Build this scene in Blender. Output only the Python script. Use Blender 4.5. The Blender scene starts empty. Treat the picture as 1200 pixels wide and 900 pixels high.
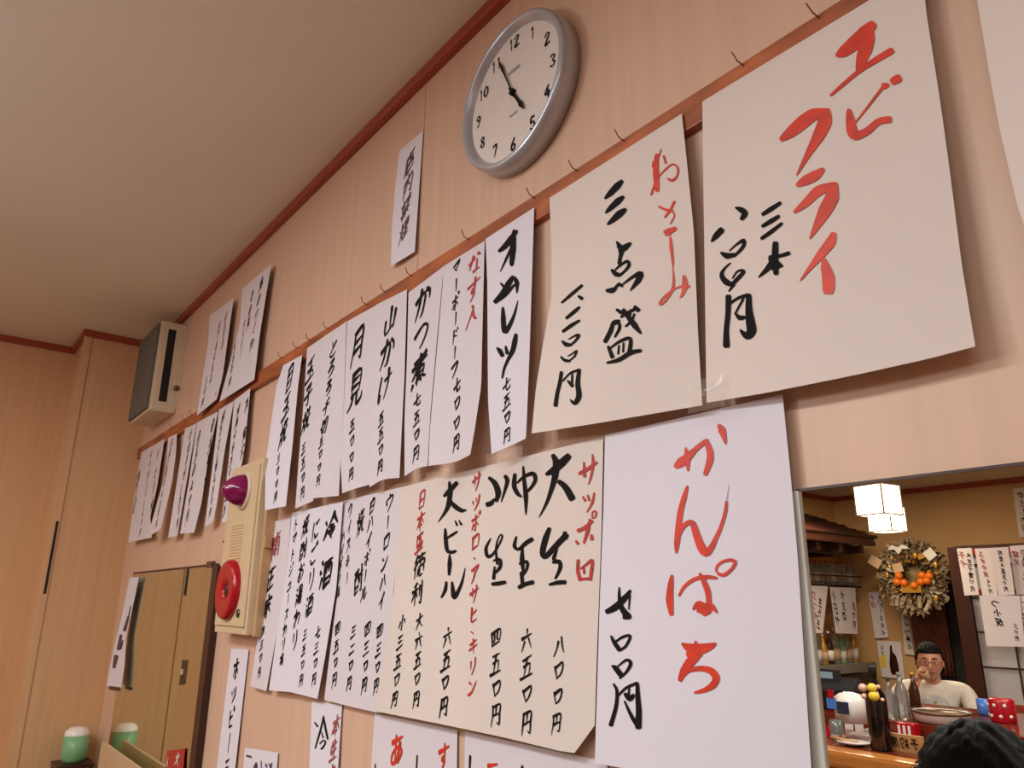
import bpy, bmesh, math, random
from mathutils import Vector, Matrix
random.seed(7)
S = bpy.context.scene
COL = S.collection
PI = math.pi

# ------------------------------------------------------------------ camera
CZ = 1.48                       # camera height
F = 872.5                       # focal length in pixels of a 1200 px wide frame
D = 0.78                        # distance from camera to the long wall (y = D)
H = 1.25                        # ceiling above the camera
R = Matrix(((0.61666937, 0.21683171, 0.75677136),
            (0.78718424, -0.17929359, -0.59008031),
            (0.00773613, 0.95960295, -0.28125137)))
RI = R.transposed()
cd = bpy.data.cameras.new('camera'); cam = bpy.data.objects.new('camera', cd); COL.objects.link(cam)
cd.sensor_width = 36; cd.lens = F / 1200 * 36; cd.clip_start = 0.02
cam.matrix_world = Matrix.Translation((0, 0, CZ)) @ R.to_4x4()
S.camera = cam

# ------------------------------------------------------------------ world, lights, exposure
w = bpy.data.worlds.new('world'); S.world = w; w.use_nodes = True
w.node_tree.nodes['Background'].inputs[0].default_value = (1, .86, .72, 1)
w.node_tree.nodes['Background'].inputs[1].default_value = 0.05
S.view_settings.view_transform = 'Standard'; S.view_settings.look = 'None'
S.view_settings.gamma = 1; S.view_settings.use_curve_mapping = False
S.view_settings.exposure = 0.0

def area(name, loc, sx, sy, power, col, rot=(0, 0, 0)):
    l = bpy.data.lights.new(name, 'AREA'); l.shape = 'RECTANGLE'; l.size = sx; l.size_y = sy
    l.energy = power; l.color = col
    o = bpy.data.objects.new(name, l); COL.objects.link(o); o.location = loc; o.rotation_euler = rot
    return o
area('ceiling_area_light', (-1.3, -1.0, CZ + 1.17), 1.3, .3, 34, (.93, .98, 1))
area('ceiling_area_light', (0.6, -1.3, CZ + 1.17), 1.3, .3, 32, (.92, .98, 1))
area('ceiling_area_light', (-3.1, -1.2, CZ + 1.17), 1.3, .3, 14, (1, .90, .80))
area('ceiling_area_light', (-3.5, -4.9, CZ + 1.19), .9, .4, 72, (1, .86, .66))  # added to brighten the ochre wall, kept out of the mirror's view
area('ceiling_area_light', (-0.8, -3.2, CZ + 1.17), 1.6, .4, 40, (1, .93, .86))  # added with the one above, brightens the bar side seen in the mirror
def fill_point(loc, power, col):                # added point light without a fixture, brightens ceiling and upper walls
    l = bpy.data.lights.new('added_fill_light', 'POINT'); l.energy = power; l.color = col; l.shadow_soft_size = .15
    o = bpy.data.objects.new('added_fill_light', l); COL.objects.link(o); o.location = loc
fill_point((-1.9, -1.3, CZ + .72), 26, (.95, .97, 1))

# ------------------------------------------------------------------ pixel helpers (they turn a pixel into a point on a known plane)
def ray(px, py): return R @ Vector((px - 600, 450 - py, -F))
def W(px, py, d=0.0):                     # on the long wall, d in front of it
    r = ray(px, py); return r * ((D - d) / r.y)
def VY(px, py, y):                        # on the plane y (beyond the mirror: the mirrored room)
    r = ray(px, py); return r * (y / r.y)
def VX(px, py, x):
    r = ray(px, py); return r * (x / r.x)
def VZ(px, py, z):
    r = ray(px, py); return r * (z / r.z)
def proj(p):
    c = RI @ Vector(p); return (600 + F * c.x / -c.z, 450 - F * c.y / -c.z)
def abs_(p): return Vector((p.x, p.y, p.z + CZ))
def mir(p): return Vector((p.x, 2 * D - p.y, p.z + CZ))      # seen in the mirror -> its real place
def MY(px, py, y): return mir(VY(px, py, y))

# ------------------------------------------------------------------ materials
def srgb(r, g, b):
    f = lambda c: (c / 255 / 12.92) if c / 255 <= .04045 else ((c / 255 + .055) / 1.055) ** 2.4
    return (f(r), f(g), f(b), 1)
def mat(name, col, rough=.6, metal=0, var=.06, scale=8, stretch=(1, 1, 1), bump=0, emit=None, alpha=None, trans=0, spec=.5):
    m = bpy.data.materials.new(name); m.use_nodes = True
    nt = m.node_tree; b = nt.nodes['Principled BSDF']
    b.inputs['Roughness'].default_value = rough; b.inputs['Metallic'].default_value = metal
    b.inputs['Specular IOR Level'].default_value = spec
    b.inputs['Transmission Weight'].default_value = trans
    c = srgb(*col); b.inputs['Base Color'].default_value = c
    if var or bump:
        tc = nt.nodes.new('ShaderNodeTexCoord'); mp = nt.nodes.new('ShaderNodeMapping')
        mp.inputs['Scale'].default_value = stretch
        n = nt.nodes.new('ShaderNodeTexNoise'); n.inputs['Scale'].default_value = scale; n.inputs['Detail'].default_value = 5
        nt.links.new(tc.outputs['Object'], mp.inputs[0]); nt.links.new(mp.outputs[0], n.inputs['Vector'])
        if var:
            cr = nt.nodes.new('ShaderNodeValToRGB')
            cr.color_ramp.elements[0].position = .3; cr.color_ramp.elements[1].position = .7
            cr.color_ramp.elements[0].color = tuple(x * (1 - var * 2) for x in c[:3]) + (1,)
            cr.color_ramp.elements[1].color = tuple(min(1, x * (1 + var)) for x in c[:3]) + (1,)
            nt.links.new(n.outputs['Fac'], cr.inputs[0]); nt.links.new(cr.outputs[0], b.inputs['Base Color'])
        if bump:
            bp = nt.nodes.new('ShaderNodeBump'); bp.inputs['Strength'].default_value = bump; bp.inputs['Distance'].default_value = .002
            nt.links.new(n.outputs['Fac'], bp.inputs['Height']); nt.links.new(bp.outputs[0], b.inputs['Normal'])
    if emit:
        b.inputs['Emission Color'].default_value = srgb(*emit[0]); b.inputs['Emission Strength'].default_value = emit[1]
    if alpha is not None: b.inputs['Alpha'].default_value = alpha
    return m
M = dict(
    wall=mat('printed_wood_panel', (217, 180, 155), .42, var=.032, scale=5, stretch=(9, 9, .22)),
    wall2=mat('printed_wood_panel_left', (214, 168, 124), .4, var=.035, scale=5, stretch=(9, 9, .3)),
    kit=mat('ochre_plaster', (206, 164, 112), .8, var=.04, scale=3),
    ceil=mat('beige_ceiling_board', (230, 218, 200), .85, var=.015, scale=2.0, bump=.15),
    floor=mat('brown_floor', (120, 98, 80), .5, var=.1, scale=5, stretch=(1, 6, 1)),
    trim=mat('red_brown_wood', (158, 66, 40), .4, var=.1, scale=10, stretch=(.6, 6, 6)),
    rail=mat('rail_wood', (176, 96, 54), .45, var=.25, scale=4, stretch=(2, 8, 8)),
    dark=mat('dark_brown_wood', (62, 30, 22), .4, var=.15, scale=8),
    black=mat('black_recess', (10, 8, 8), .6, var=0),
    paper=mat('cool_white_paper', (226, 220, 230), .8, var=.012, scale=3),
    cream=mat('cream_paper', (224, 211, 203), .8, var=.02, scale=3),
    pink=mat('warm_white_paper', (220, 211, 217), .8, var=.012, scale=3),
    ink=mat('black_ink', (17, 12, 13), .75, spec=.2, var=.1, scale=40),
    grey_ink=mat('faded_ink', (104, 74, 84), .6, var=.3, scale=60),
    red=mat('vermilion_ink', (214, 52, 20), .5, var=.12, scale=50),
    dred=mat('crimson_ink', (190, 44, 40), .5, var=.15, scale=50),
    pred=mat('faded_red_ink', (170, 82, 80), .6, var=.15, scale=50),
    silver=mat('silver_plastic', (188, 192, 200), .3, .45, var=.03),
    face=mat('clock_face', (226, 216, 208), .6, var=.01),
    grille=mat('grey_speaker_cloth', (104, 98, 90), .8, var=.1, scale=90, bump=.5),
    ivory=mat('ivory_plastic', (214, 196, 170), .4, var=.02),
    box=mat('aged_cream_metal', (216, 192, 156), .4, var=.03),
    boxside=mat('aged_yellow_side', (204, 164, 120), .45, var=.05),
    magenta=mat('magenta_lens', (130, 8, 82), .12, var=0, spec=.8),
    bell=mat('glossy_red_plastic', (176, 10, 30), .22, var=.02, spec=.6),
    metal=mat('dull_metal', (120, 100, 84), .35, .9, var=.05),
    hook=mat('rusty_hook_metal', (132, 82, 58), .5, .2, var=.1),
    green=mat('pale_green_ceramic', (126, 176, 128), .35, var=.05),
    white=mat('white_gloss', (236, 232, 228), .3, var=.01),
    orange=mat('orange_fruit', (236, 120, 24), .45, var=.1, scale=30),
    gold=mat('gold_leaf_paper', (212, 160, 70), .35, .5, var=.1),
    straw=mat('dry_straw', (150, 124, 84), .8, var=.25, scale=20),
    leaf=mat('dark_dried_leaf', (70, 64, 40), .7, var=.3, scale=20),
    silverleaf=mat('pale_glitter_leaf', (158, 140, 116), .5, .2, var=.3, scale=30),
    skin=mat('skin', (206, 150, 122), .5, var=.03),
    hair=mat('black_hair', (9, 8, 9), .75, spec=.25, var=.3, scale=60, stretch=(1, 1, .2)),
    shirt=mat('off_white_knit', (222, 214, 202), .85, var=.05, scale=40),
    bib=mat('pale_grey_vest', (176, 178, 180), .85, var=.08, scale=30),
    navy=mat('navy_cloth', (34, 36, 62), .85, var=.1, scale=30),
    charcoal=mat('charcoal_cloth', (40, 38, 42), .85, var=.1, scale=30),
    counter=mat('red_brown_lacquer', (112, 44, 30), .18, var=.15, scale=4, stretch=(.4, 5, 5)),
    oak=mat('honey_wood_edge', (196, 126, 62), .3, var=.12, scale=6, stretch=(.4, 8, 8)),
    board=mat('light_wood_sign', (206, 160, 106), .5, var=.06, scale=12),
    bottle=mat('black_bottle_glass', (16, 8, 10), .1, var=0, spec=.7),
    brownglass=mat('brown_bottle_glass', (60, 26, 16), .12, var=0, spec=.7),
    glass=mat('clear_glass', (225, 235, 235), .05, var=0, trans=.85),
    screen=mat('pale_blue_screen', (150, 176, 196), .3, var=.02),
    blue=mat('blue_plastic', (70, 120, 200), .3, var=.02),
    yellow=mat('yellow_toy', (240, 210, 70), .4, var=.03),
    toy=mat('pink_toy', (236, 190, 170), .4, var=.03),
    shoji=mat('shoji_paper', (186, 184, 192), .8, var=.02),
    card=mat('beige_cardboard', (206, 172, 136), .7, var=.02),
    grey=mat('grey_shelf_board', (128, 122, 116), .5, var=.05),
    violet=mat('violet_print', (70, 44, 90), .5, var=.1),
    mirror=mat('mirror_glass', (232, 228, 218), 0.0, 1, var=0),
    mirror2=mat('old_mirror_glass', (228, 232, 206), 0.02, 1, var=0),
    edge=mat('mirror_bevel_metal', (204, 200, 190), .4, 0, var=.02),
    frame=mat('lantern_frame', (120, 96, 76), .5, var=.05),
    lamp=mat('lit_lantern_paper', (255, 240, 215), .6, var=0, emit=((255, 232, 190), 7)),
    tape=mat('clear_tape', (238, 226, 214), .12, var=0, alpha=.12, spec=1),
)

# ------------------------------------------------------------------ object helpers
def link(name, me, m=None, parent=None):
    o = bpy.data.objects.new(name, me); COL.objects.link(o)
    if m: me.materials.append(m)
    if parent:
        o.parent = parent; o.matrix_parent_inverse = Matrix.Identity(4)
    return o
def mesh(name, V, Fc, m, parent=None, smooth=False, org=None, local=False):
    me = bpy.data.meshes.new(name)
    off = Vector(org) if org is not None else (parent.location if parent and not local else Vector((0, 0, 0)))
    me.from_pydata([tuple(Vector(v) - off) for v in V], [], Fc); me.update()
    if smooth: me.polygons.foreach_set('use_smooth', [True] * len(me.polygons))
    o = link(name, me, m, parent)
    if not parent and org is not None: o.location = off
    return o
def tag(o, label, cat, group=None):
    o['label'] = label; o['category'] = cat
    if group: o['group'] = group
    return o
def thing(name, loc, label, cat, group=None, rz=0):
    o = bpy.data.objects.new(name, None); COL.objects.link(o); o.location = loc; o.rotation_euler = (0, 0, rz)
    o.empty_display_size = .05
    return tag(o, label, cat, group)
def struct(o): o['kind'] = 'structure'; return o
def box(name, lo, hi, m, parent=None, bev=0, local=False):
    c = [(a + b) / 2 for a, b in zip(lo, hi)]
    bm = bmesh.new(); bmesh.ops.create_cube(bm, size=1)
    for v in bm.verts: v.co = Vector((v.co.x * (hi[0] - lo[0]), v.co.y * (hi[1] - lo[1]), v.co.z * (hi[2] - lo[2])))
    if bev: bmesh.ops.bevel(bm, geom=bm.edges[:], offset=bev, segments=2, profile=.7, affect='EDGES')
    me = bpy.data.meshes.new(name); bm.to_mesh(me); bm.free()
    o = link(name, me, m, parent)
    o.location = Vector(c) - (parent.location if parent and not local else Vector((0, 0, 0)))
    return o
def lathe(name, prof, m, parent=None, loc=(0, 0, 0), n=20, local=True, smooth=True):
    V, Fc = [], []
    for r, z in prof:
        for k in range(n): V.append((r * math.cos(2 * PI * k / n), r * math.sin(2 * PI * k / n), z))
    for i in range(len(prof) - 1):
        for k in range(n):
            Fc.append((i * n + k, i * n + (k + 1) % n, (i + 1) * n + (k + 1) % n, (i + 1) * n + k))
    Fc.append(tuple(range(n))[::-1]); Fc.append(tuple((len(prof) - 1) * n + k for k in range(n)))
    me = bpy.data.meshes.new(name); me.from_pydata(V, [], Fc); me.update()
    if smooth: me.polygons.foreach_set('use_smooth', [True] * len(me.polygons))
    o = link(name, me, m, parent); o.location = loc
    return o
def ball(name, r, m, parent=None, loc=(0, 0, 0), sc=(1, 1, 1), seg=16):
    bm = bmesh.new(); bmesh.ops.create_uvsphere(bm, u_segments=seg, v_segments=seg // 2 + 2, radius=r)
    for v in bm.verts: v.co = Vector((v.co.x * sc[0], v.co.y * sc[1], v.co.z * sc[2]))
    for f in bm.faces: f.smooth = True
    me = bpy.data.meshes.new(name); bm.to_mesh(me); bm.free()
    o = link(name, me, m, parent); o.location = loc
    return o
def tube(name, pts, r, m, parent=None, n=8, radii=None):
    V, Fc = [], []
    pts = [Vector(p) for p in pts]
    for i, p in enumerate(pts):
        t = (pts[min(i + 1, len(pts) - 1)] - pts[max(i - 1, 0)]).normalized()
        a = t.cross(Vector((0, 0, 1))); a = a.normalized() if a.length > 1e-3 else Vector((1, 0, 0))
        b = t.cross(a); rr = radii[i] if radii else r
        for k in range(n): V.append(p + (a * math.cos(2 * PI * k / n) + b * math.sin(2 * PI * k / n)) * rr)
    for i in range(len(pts) - 1):
        for k in range(n): Fc.append((i * n + k, i * n + (k + 1) % n, (i + 1) * n + (k + 1) % n, (i + 1) * n + k))
    Fc.append(tuple(range(n))[::-1]); Fc.append(tuple((len(pts) - 1) * n + k for k in range(n)))
    return mesh(name, V, Fc, m, parent, smooth=True, local=True)
def prism(name, poly, vec, m, parent=None, local=False):       # extrude a polygon of points by vec
    n = len(poly); V = [Vector(p) for p in poly] + [Vector(p) + Vector(vec) for p in poly]
    Fc = [tuple(range(n))[::-1], tuple(range(n, 2 * n))] + [(i, (i + 1) % n, n + (i + 1) % n, n + i) for i in range(n)]
    return mesh(name, V, Fc, m, parent, local=local)
def dup(root, loc=None, label=None):
    r = root.copy(); COL.objects.link(r)
    if loc is not None: r.location = loc
    if label: r['label'] = label
    for ch in [c for c in root.children]:
        c = ch.copy(); COL.objects.link(c); c.parent = r
        for g in list(ch.children):
            d = g.copy(); COL.objects.link(d); d.parent = c
    return r

# ------------------------------------------------------------------ structure
XL, XR, YB = -3.95, 2.2, 2 * D - 8.64        # left end of the long wall, right wall, opposite wall
XK = -4.74                                   # kitchen-side left wall
X2 = -4.3
zc, zf = CZ + H, 0.0
struct(box('floor', (-5.2, YB - .2, -.1), (XR + .1, D + .1, 0), M['floor']))
struct(box('ceiling', (-5.2, YB - .2, zc), (XR + .1, D + .1, zc + .1), M['ceil']))
struct(box('wall_main', (XL - 1.2, D, 0), (XR + .1, D + .1, zc), M['wall']))
struct(box('wall_left', (XL - 1.2, .467, 0), (XL, D, zc), M['wall2']))
struct(box('wall_left', (XL - 1.2, -2.4, 0), (X2, .467, zc), M['wall2']))
struct(box('wall_left', (XL - 1.2, YB - .1, 0), (XK, -2.4, zc), M['kit']))
struct(box('wall_right', (XR, YB, 0), (XR + .1, D, zc), M['wall']))
struct(box('wall_back', (XK - .3, YB - .1, 0), (XR, YB, zc), M['kit']))
t = .032
def trim(name, lo, hi): return struct(box(name, lo, hi, M['trim'], bev=.003))
trim('trim_1', (XL, D - .02, zc - t), (XR, D, zc))
trim('trim_2', (XL, .467, zc - t), (XL + .02, D - .02, zc))
trim('trim_3', (X2, .447, zc - t), (XL + .02, .467, zc))
trim('trim_4', (X2, -2.4, zc - t), (X2 + .02, .447, zc))
trim('trim_5', (XK, YB, zc - .055), (XR, YB + .02, zc))
trim('trim_6', (XK, YB + .02, zc - .055), (XK + .02, -2.4, zc))
# narrow post strip at the end of the left wall, with the dark pull slot
struct(box('trim_7', (XL - .004, .455, 0), (XL + .006, .49, zc - t), M['wall2']))
s_ = struct(box('trim_8', (XL - .0, .474, CZ + .02), (XL + .0085, .484, CZ + .335), M['black']))
# fine joints between the printed wall boards
for k, x in enumerate((-1.352, 1.5)):
    struct(box('trim_%d' % (9 + k), (x - .0006, D - .0008, 0.1), (x + .0006, D, zc - t), M['boxside']))

# ------------------------------------------------------------------ strokes, glyphs
GL = {
'円': '2012 2250 1298;2015 8008 8250 8295 6085;5012 4850;2254 8046', '月': '2505 2250 0595;2508 7803 7850 7595 6085;2535 7530;2360 7556',
'〇': '2025 4580;2530 8018 7260 4078', '一': '0858 9242', '二': '2532 7822;1078 9268', '三': '2522 7812;2850 7442;1085 9075',
'四': '1025 2085;1025 8815 8078;3825 3555 2562;6020 6055 7658;1880 8072', '五': '2018 8008;4814 3085;2548 7240 6885;0592 9584',
'六': '4805 5225;1042 9032;3555 1595;6250 8892', '七': '0862 9235;4808 4570 5588 8885 9070', '八': '3530 2860 1090;6015 7050 9285',
'大': '1040 9028;5005 4545 0895;4848 7075 9290', '小': '5005 5288 4078;2540 1070;7535 9262', '中': '1530 2065;1530 8522 8062;2065 8060;5003 5099',
'生': '2808 1045;2028 8018;5003 5095;2058 8048;0595 9588', '本': '1030 9022;5003 5099;4830 0880;5230 9075;3075 7072',
'日': '2510 2295;2510 7806 7592;2550 7546;2290 7588', '目': '2505 2295;2505 7803 7592;2535 7532;2562 7558;2290 7588',
'盛': '2010 8805;5002 6040 9055;2012 1560;3530 5028 4555;7008 8015;2562 3090;2562 7858 7290;4260 4290;5860 5890;0595 9590',
'徳': '3005 0830;3028 0555;1845 1898;4015 9510;6502 6525;4530 9028 8852 4555;6030 6052;4565 3890;5565 6092 8590;9065 9680',
'利': '4005 1518;0538 5530;3010 3298;3040 0575;3540 5268;6525 6565;8505 8795 7288', '酒': '1208 2218;0535 1545;2060 0895;3515 9508;4035 3898;4035 9230 9095;5515 5550;7512 7550;4072 9068;4094 9090',
'焼': '1030 2045;4025 3045;2505 2255 0595;2560 4588;5015 9508;5502 5532;7802 7832;4545 9838;6055 3895;7545 7590 9888',
'酎': '0515 5210;0835 0895;0835 5030 4892;2012 2045;3812 3845;1070 4868;1092 4888;5538 9830;8505 8795 7290;6555 7468', '白': '5502 3520;2022 2295;2022 8015 8092;2255 7850;2292 8088',
'正': '1512 8808;5010 5090;5050 8545;2545 2590;0592 9590', '宗': '5002 5014;1228 1020 9016 8228;2538 7534;1055 9050;5052 5095 3888;3065 1088;7062 9285',
'冷': '0520 1838;2060 0590;6005 4230 2852;6005 7828 9850;4852 7050;4068 8062 6085;5580 6598', '玉': '2012 7806;5010 5090;2050 7545;0592 9588;7062 8575',
'子': '2510 7806 5035;5035 5592 3585;0850 9545', '煮': '1815 7810;5002 5045;0532 9528;8510 3055 1068;4050 4080;4050 8048 7882;4065 7862;4280 7678;1888 1098;4088 4598;6588 7098;8585 9598',
'山': '5005 5085;1535 1885 8278;8530 8290', '見': '2505 2560;2505 7805 7560;2522 7522;2540 7540;2560 7560;3862 3080 0595;6262 6090 9290 9575',
'千': '7505 2520;0545 9538;5015 5098', '切': '0540 4525;2505 2570 4560;4520 9010 8590 6585;6520 5560 3095', '有': '0525 9518;5003 3045 0570;3542 3598;3542 8038 8095 6888;3560 8056;3575 8072',
'湯': '1208 2218;0535 1545;2060 0895;4510 4540;4510 8808 8840;4525 8824;4540 8839;3052 9848;4552 3078;4260 9058 8598 7090;5860 4090;7560 5898',
'点': '5002 5040;5020 8516;2242 2268;2242 8038 8066;2268 8065;1580 0898;3580 4096;5880 6496;8078 9596', '入': '4508 5530 1095;5238 7070 9590',
'店': '5002 5012;1818 9212;2018 1860 0595;5525 5555;5540 8536;3258 3295;3258 8554 8392;3292 8488', '内': '1825 1898;1825 8818 8695 7288;5002 5035 3070;5040 7265', '禁': '2505 2545;0518 4815;2520 0840;2822 4535;7505 7545;5515 9812;7518 5540;7820 9838;2555 7852;1068 9064;5066 5098;3075 1892;7075 8590',
'煙': '1030 2045;4025 3045;2505 2255 0595;2560 4588;5010 9506;5520 5545;5520 9018 8845;6508 6545;7808 7845;5545 8844;5065 9262;7048 7092;4292 9888', '南': '0820 9214;5002 5035;1535 1598;1535 8530 8498 7290;3545 4255;6542 5855;3260 7057;3075 7272;5058 5095',
'予': '2508 8005 5528;4022 6038;0848 9542 7560;5245 5592 3585', '約': '3002 1022 3838;4025 0860 4858;2860 2898;1070 0588;4068 5082;6502 5032;5818 9515 8895 7088;6545 7562', '席': '5002 5010;1514 9210;1815 1560 0595;2832 9028;4020 4250 7548 7518;3562 3590;3562 8558 8288 7282;5850 5898',
'火': '2025 3045;8018 6540;5005 4555 0895;5250 7078 9592', '古': '0530 9524;5002 5055;2255 2595;2255 8050 7892;2595 7890', '鳥': '5002 4010;2512 2560;2512 7810 7835;2524 7823;2536 7835;2548 9546;2560 8858 8595 7290;1572 1088;3572 3888;5070 5586',
'か': '0530 6022 5580 4090;3505 2555 0890;7018 8835 9260', 'つ': '0835 6022 9245 7078 4590', 'け': '1810 1260 1895 2575;4535 9528;7005 7255 5298', 'と': '2808 3845;8025 3850 1572 4590 8888', 'ろ': '2512 7808 1555 6545 8865 7085 3592',
'ハ': '3525 2860 0890;6015 7545 9585', 'イ': '8005 5038 0860;5538 5598', 'ボ': '0530 7825;4208 4592 3085;2555 1080;6055 8078;7505 8518;8802 9615', 'ホ': '0830 9225;5008 5292 3885;3055 1080;7055 9078', 'ポ': '0830 7825;4508 4892 3585;2855 1080;6255 8278;8804 9510 8818 8210 8804', 'ー': '5010 5290',
'ル': '2815 2855 0592;6008 6090 9860', 'ウ': '5002 5020;1542 1222 8818 8250 4095', 'ロ': '2020 2585;2022 8215 7880;2582 7878', 'ン': '1522 3840;0890 5080 9228', 'サ': '0535 9528;3012 3260;7008 7055 4598', 'ッ': '1535 2555;4530 5250;8025 7560 3595',
'ア': '1018 9012 5545;5035 4565 1895', 'ヒ': '2210 2275 3588 8885;2250 8032', 'ビ': '1810 2075 3088 8085;2050 7035;7510 8528;8804 9820', '、': '3060 5588', '・': '4048 5558', 'キ': '1032 8522;0562 9552;4205 6095', 'リ': '2515 2860;7208 7250 4595', 'ド': '3008 3095;3240 7858;6015 7232;7808 9026',
'フ': '1018 8812 7550 3092', 'マ': '0820 9214 5055;3045 6072', 'ト': '3505 3595;3842 8560', 'ミ': '2512 8025;2042 7855;1570 8592', 'ス': '1518 8012 5050 0892;5552 9288', 'わ': '3005 3298;0530 5025 0885;3560 7028 9250 7590', 'り': '2512 2555;6808 7555 4598', 'お': '0525 6520;3502 3590 1075 5040 8560 5590;7518 9035',
'に': '1810 1260 1892;5025 8820;4568 5888 9285', 'ご': '2022 7518;1568 3588 8585;8005 8818;9202 9915', 'だ': '0528 5522;3505 0892;5545 8542;5278 7090 9588;7805 8520;9002 9815', 'す': '0525 9518;5503 5860 3562 4548 6070 3298', 'な': '0528 5022;3505 1055;7015 9030;6842 6888 4085 9290', 'ん': '4505 0592 3855 5570 6592 9560', 'オ': '0535 9528;6505 6595 5088;6035 1080', 'ム': '5008 1582 8272;6852 9290', 'レ': '2508 2590 9250', 'ツ': '1535 2555;4530 5250;8025 7560 3595', 'ジ': '1510 3522;0838 2850;1590 5080 9040;7012 8025;8402 9515', 'ュ': '2042 7540 7082;0885 9582', 'あ': '1025 8518;4005 4088;7035 5585 1588 1560 5545 9060 6598', 'ま': '1525 8520;1845 8240;5003 5088 2590 2575 6578 8592', 'こ': '2020 7518;1575 3590 8888', 'し': '3005 3080 5092 8865', 'ピ': '1810 2075 3088 8085;2050 7035;8202 7410 8218 9210 8202', 'み': '1518 6015 3060 0588 2065 6070 9285;7545 5598', 'じ': '3005 3080 5092 8865;6010 6522;7806 8418', 'き': '1522 7812;1542 8232;4005 7060;2565 2588 7592', 'く': '7005 2548 7595', 'ね': '2505 2595;0828 4025 0880;3050 7030 9055 8090 6082 9595', '込': '5010 3060;5010 9058;1012 2022;0545 2240 1575;0590 2078 9595', 'ら': '4005 6515;2530 2565 6050 8570 4595', 'ぐ': '6505 2248 7095;7215 7825;8610 9220', 'た': '0525 5520;3203 0892;5542 9040;5575 7088 9585', 'の': '5518 3080 1060 4020 8030 8570 5592',
'0': '5005 2030 2070 5095 8070 8030 5005', '1': '3518 5504 5596', '2': '2025 5004 8025 2095 8590', '3': '2212 5003 7825 4548 8070 5096 2085', '4': '6505 1562 8562;6540 6596', '5': '7505 3005 2545 6040 8068 5596 2088', '6': '7005 2555 3592 7088 7858 4850 2560', '7': '2008 8006 4596', '8': '5048 2528 5004 7528 5048 2072 5096 8072 5048', '9': '7540 5052 2228 5004 7830 6075 3596',
}
def smooth_line(pts, ws, sub=4):
    if len(pts) == 1: pts = [pts[0], pts[0] + Vector((.01, .01))]; ws = [ws[0]] * 2
    P, Q = [], []
    n = len(pts)
    for i in range(n - 1):
        p0, p1, p2, p3 = pts[max(i - 1, 0)], pts[i], pts[i + 1], pts[min(i + 2, n - 1)]
        for k in range(sub):
            t = k / sub
            P.append(.5 * ((2 * p1) + (p2 - p0) * t + (2 * p0 - 5 * p1 + 4 * p2 - p3) * t * t + (3 * p1 - p0 - 3 * p2 + p3) * t ** 3))
            Q.append(ws[i] * (1 - t) + ws[i + 1] * t)
    P.append(pts[-1]); Q.append(ws[-1])
    return P, Q
def ribbon(pts, ws, sub=4):
    P, Q = smooth_line(pts, ws, sub)
    L, Rr = [], []
    n = len(P)
    for i in range(n):
        t = P[min(i + 1, n - 1)] - P[max(i - 1, 0)]
        t = t.normalized() if t.length > 1e-6 else Vector((1, 0))
        nn = Vector((-t.y, t.x)) * Q[i] / 2
        if i == 0: head = [P[0] + nn * .7 - t * Q[0] * .35, P[0] - nn * .7 - t * Q[0] * .35]
        if i == n - 1: tail = [P[i] + nn * .7 + t * Q[i] * .35, P[i] - nn * .7 + t * Q[i] * .35]
        L.append(P[i] + nn); Rr.append(P[i] - nn)
    L = [head[0]] + L + [tail[0]]; Rr = [head[1]] + Rr + [tail[1]]
    return [(L[i], L[i + 1], Rr[i + 1], Rr[i]) for i in range(len(L) - 1)]
def parse_glyph(ch):
    out = []
    for st in GL[ch].split(';'):
        out.append([Vector((int(t[:2]) / 100 - .5, int(t[2:]) / 100 - .5)) for t in st.split()])
    return out

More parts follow.
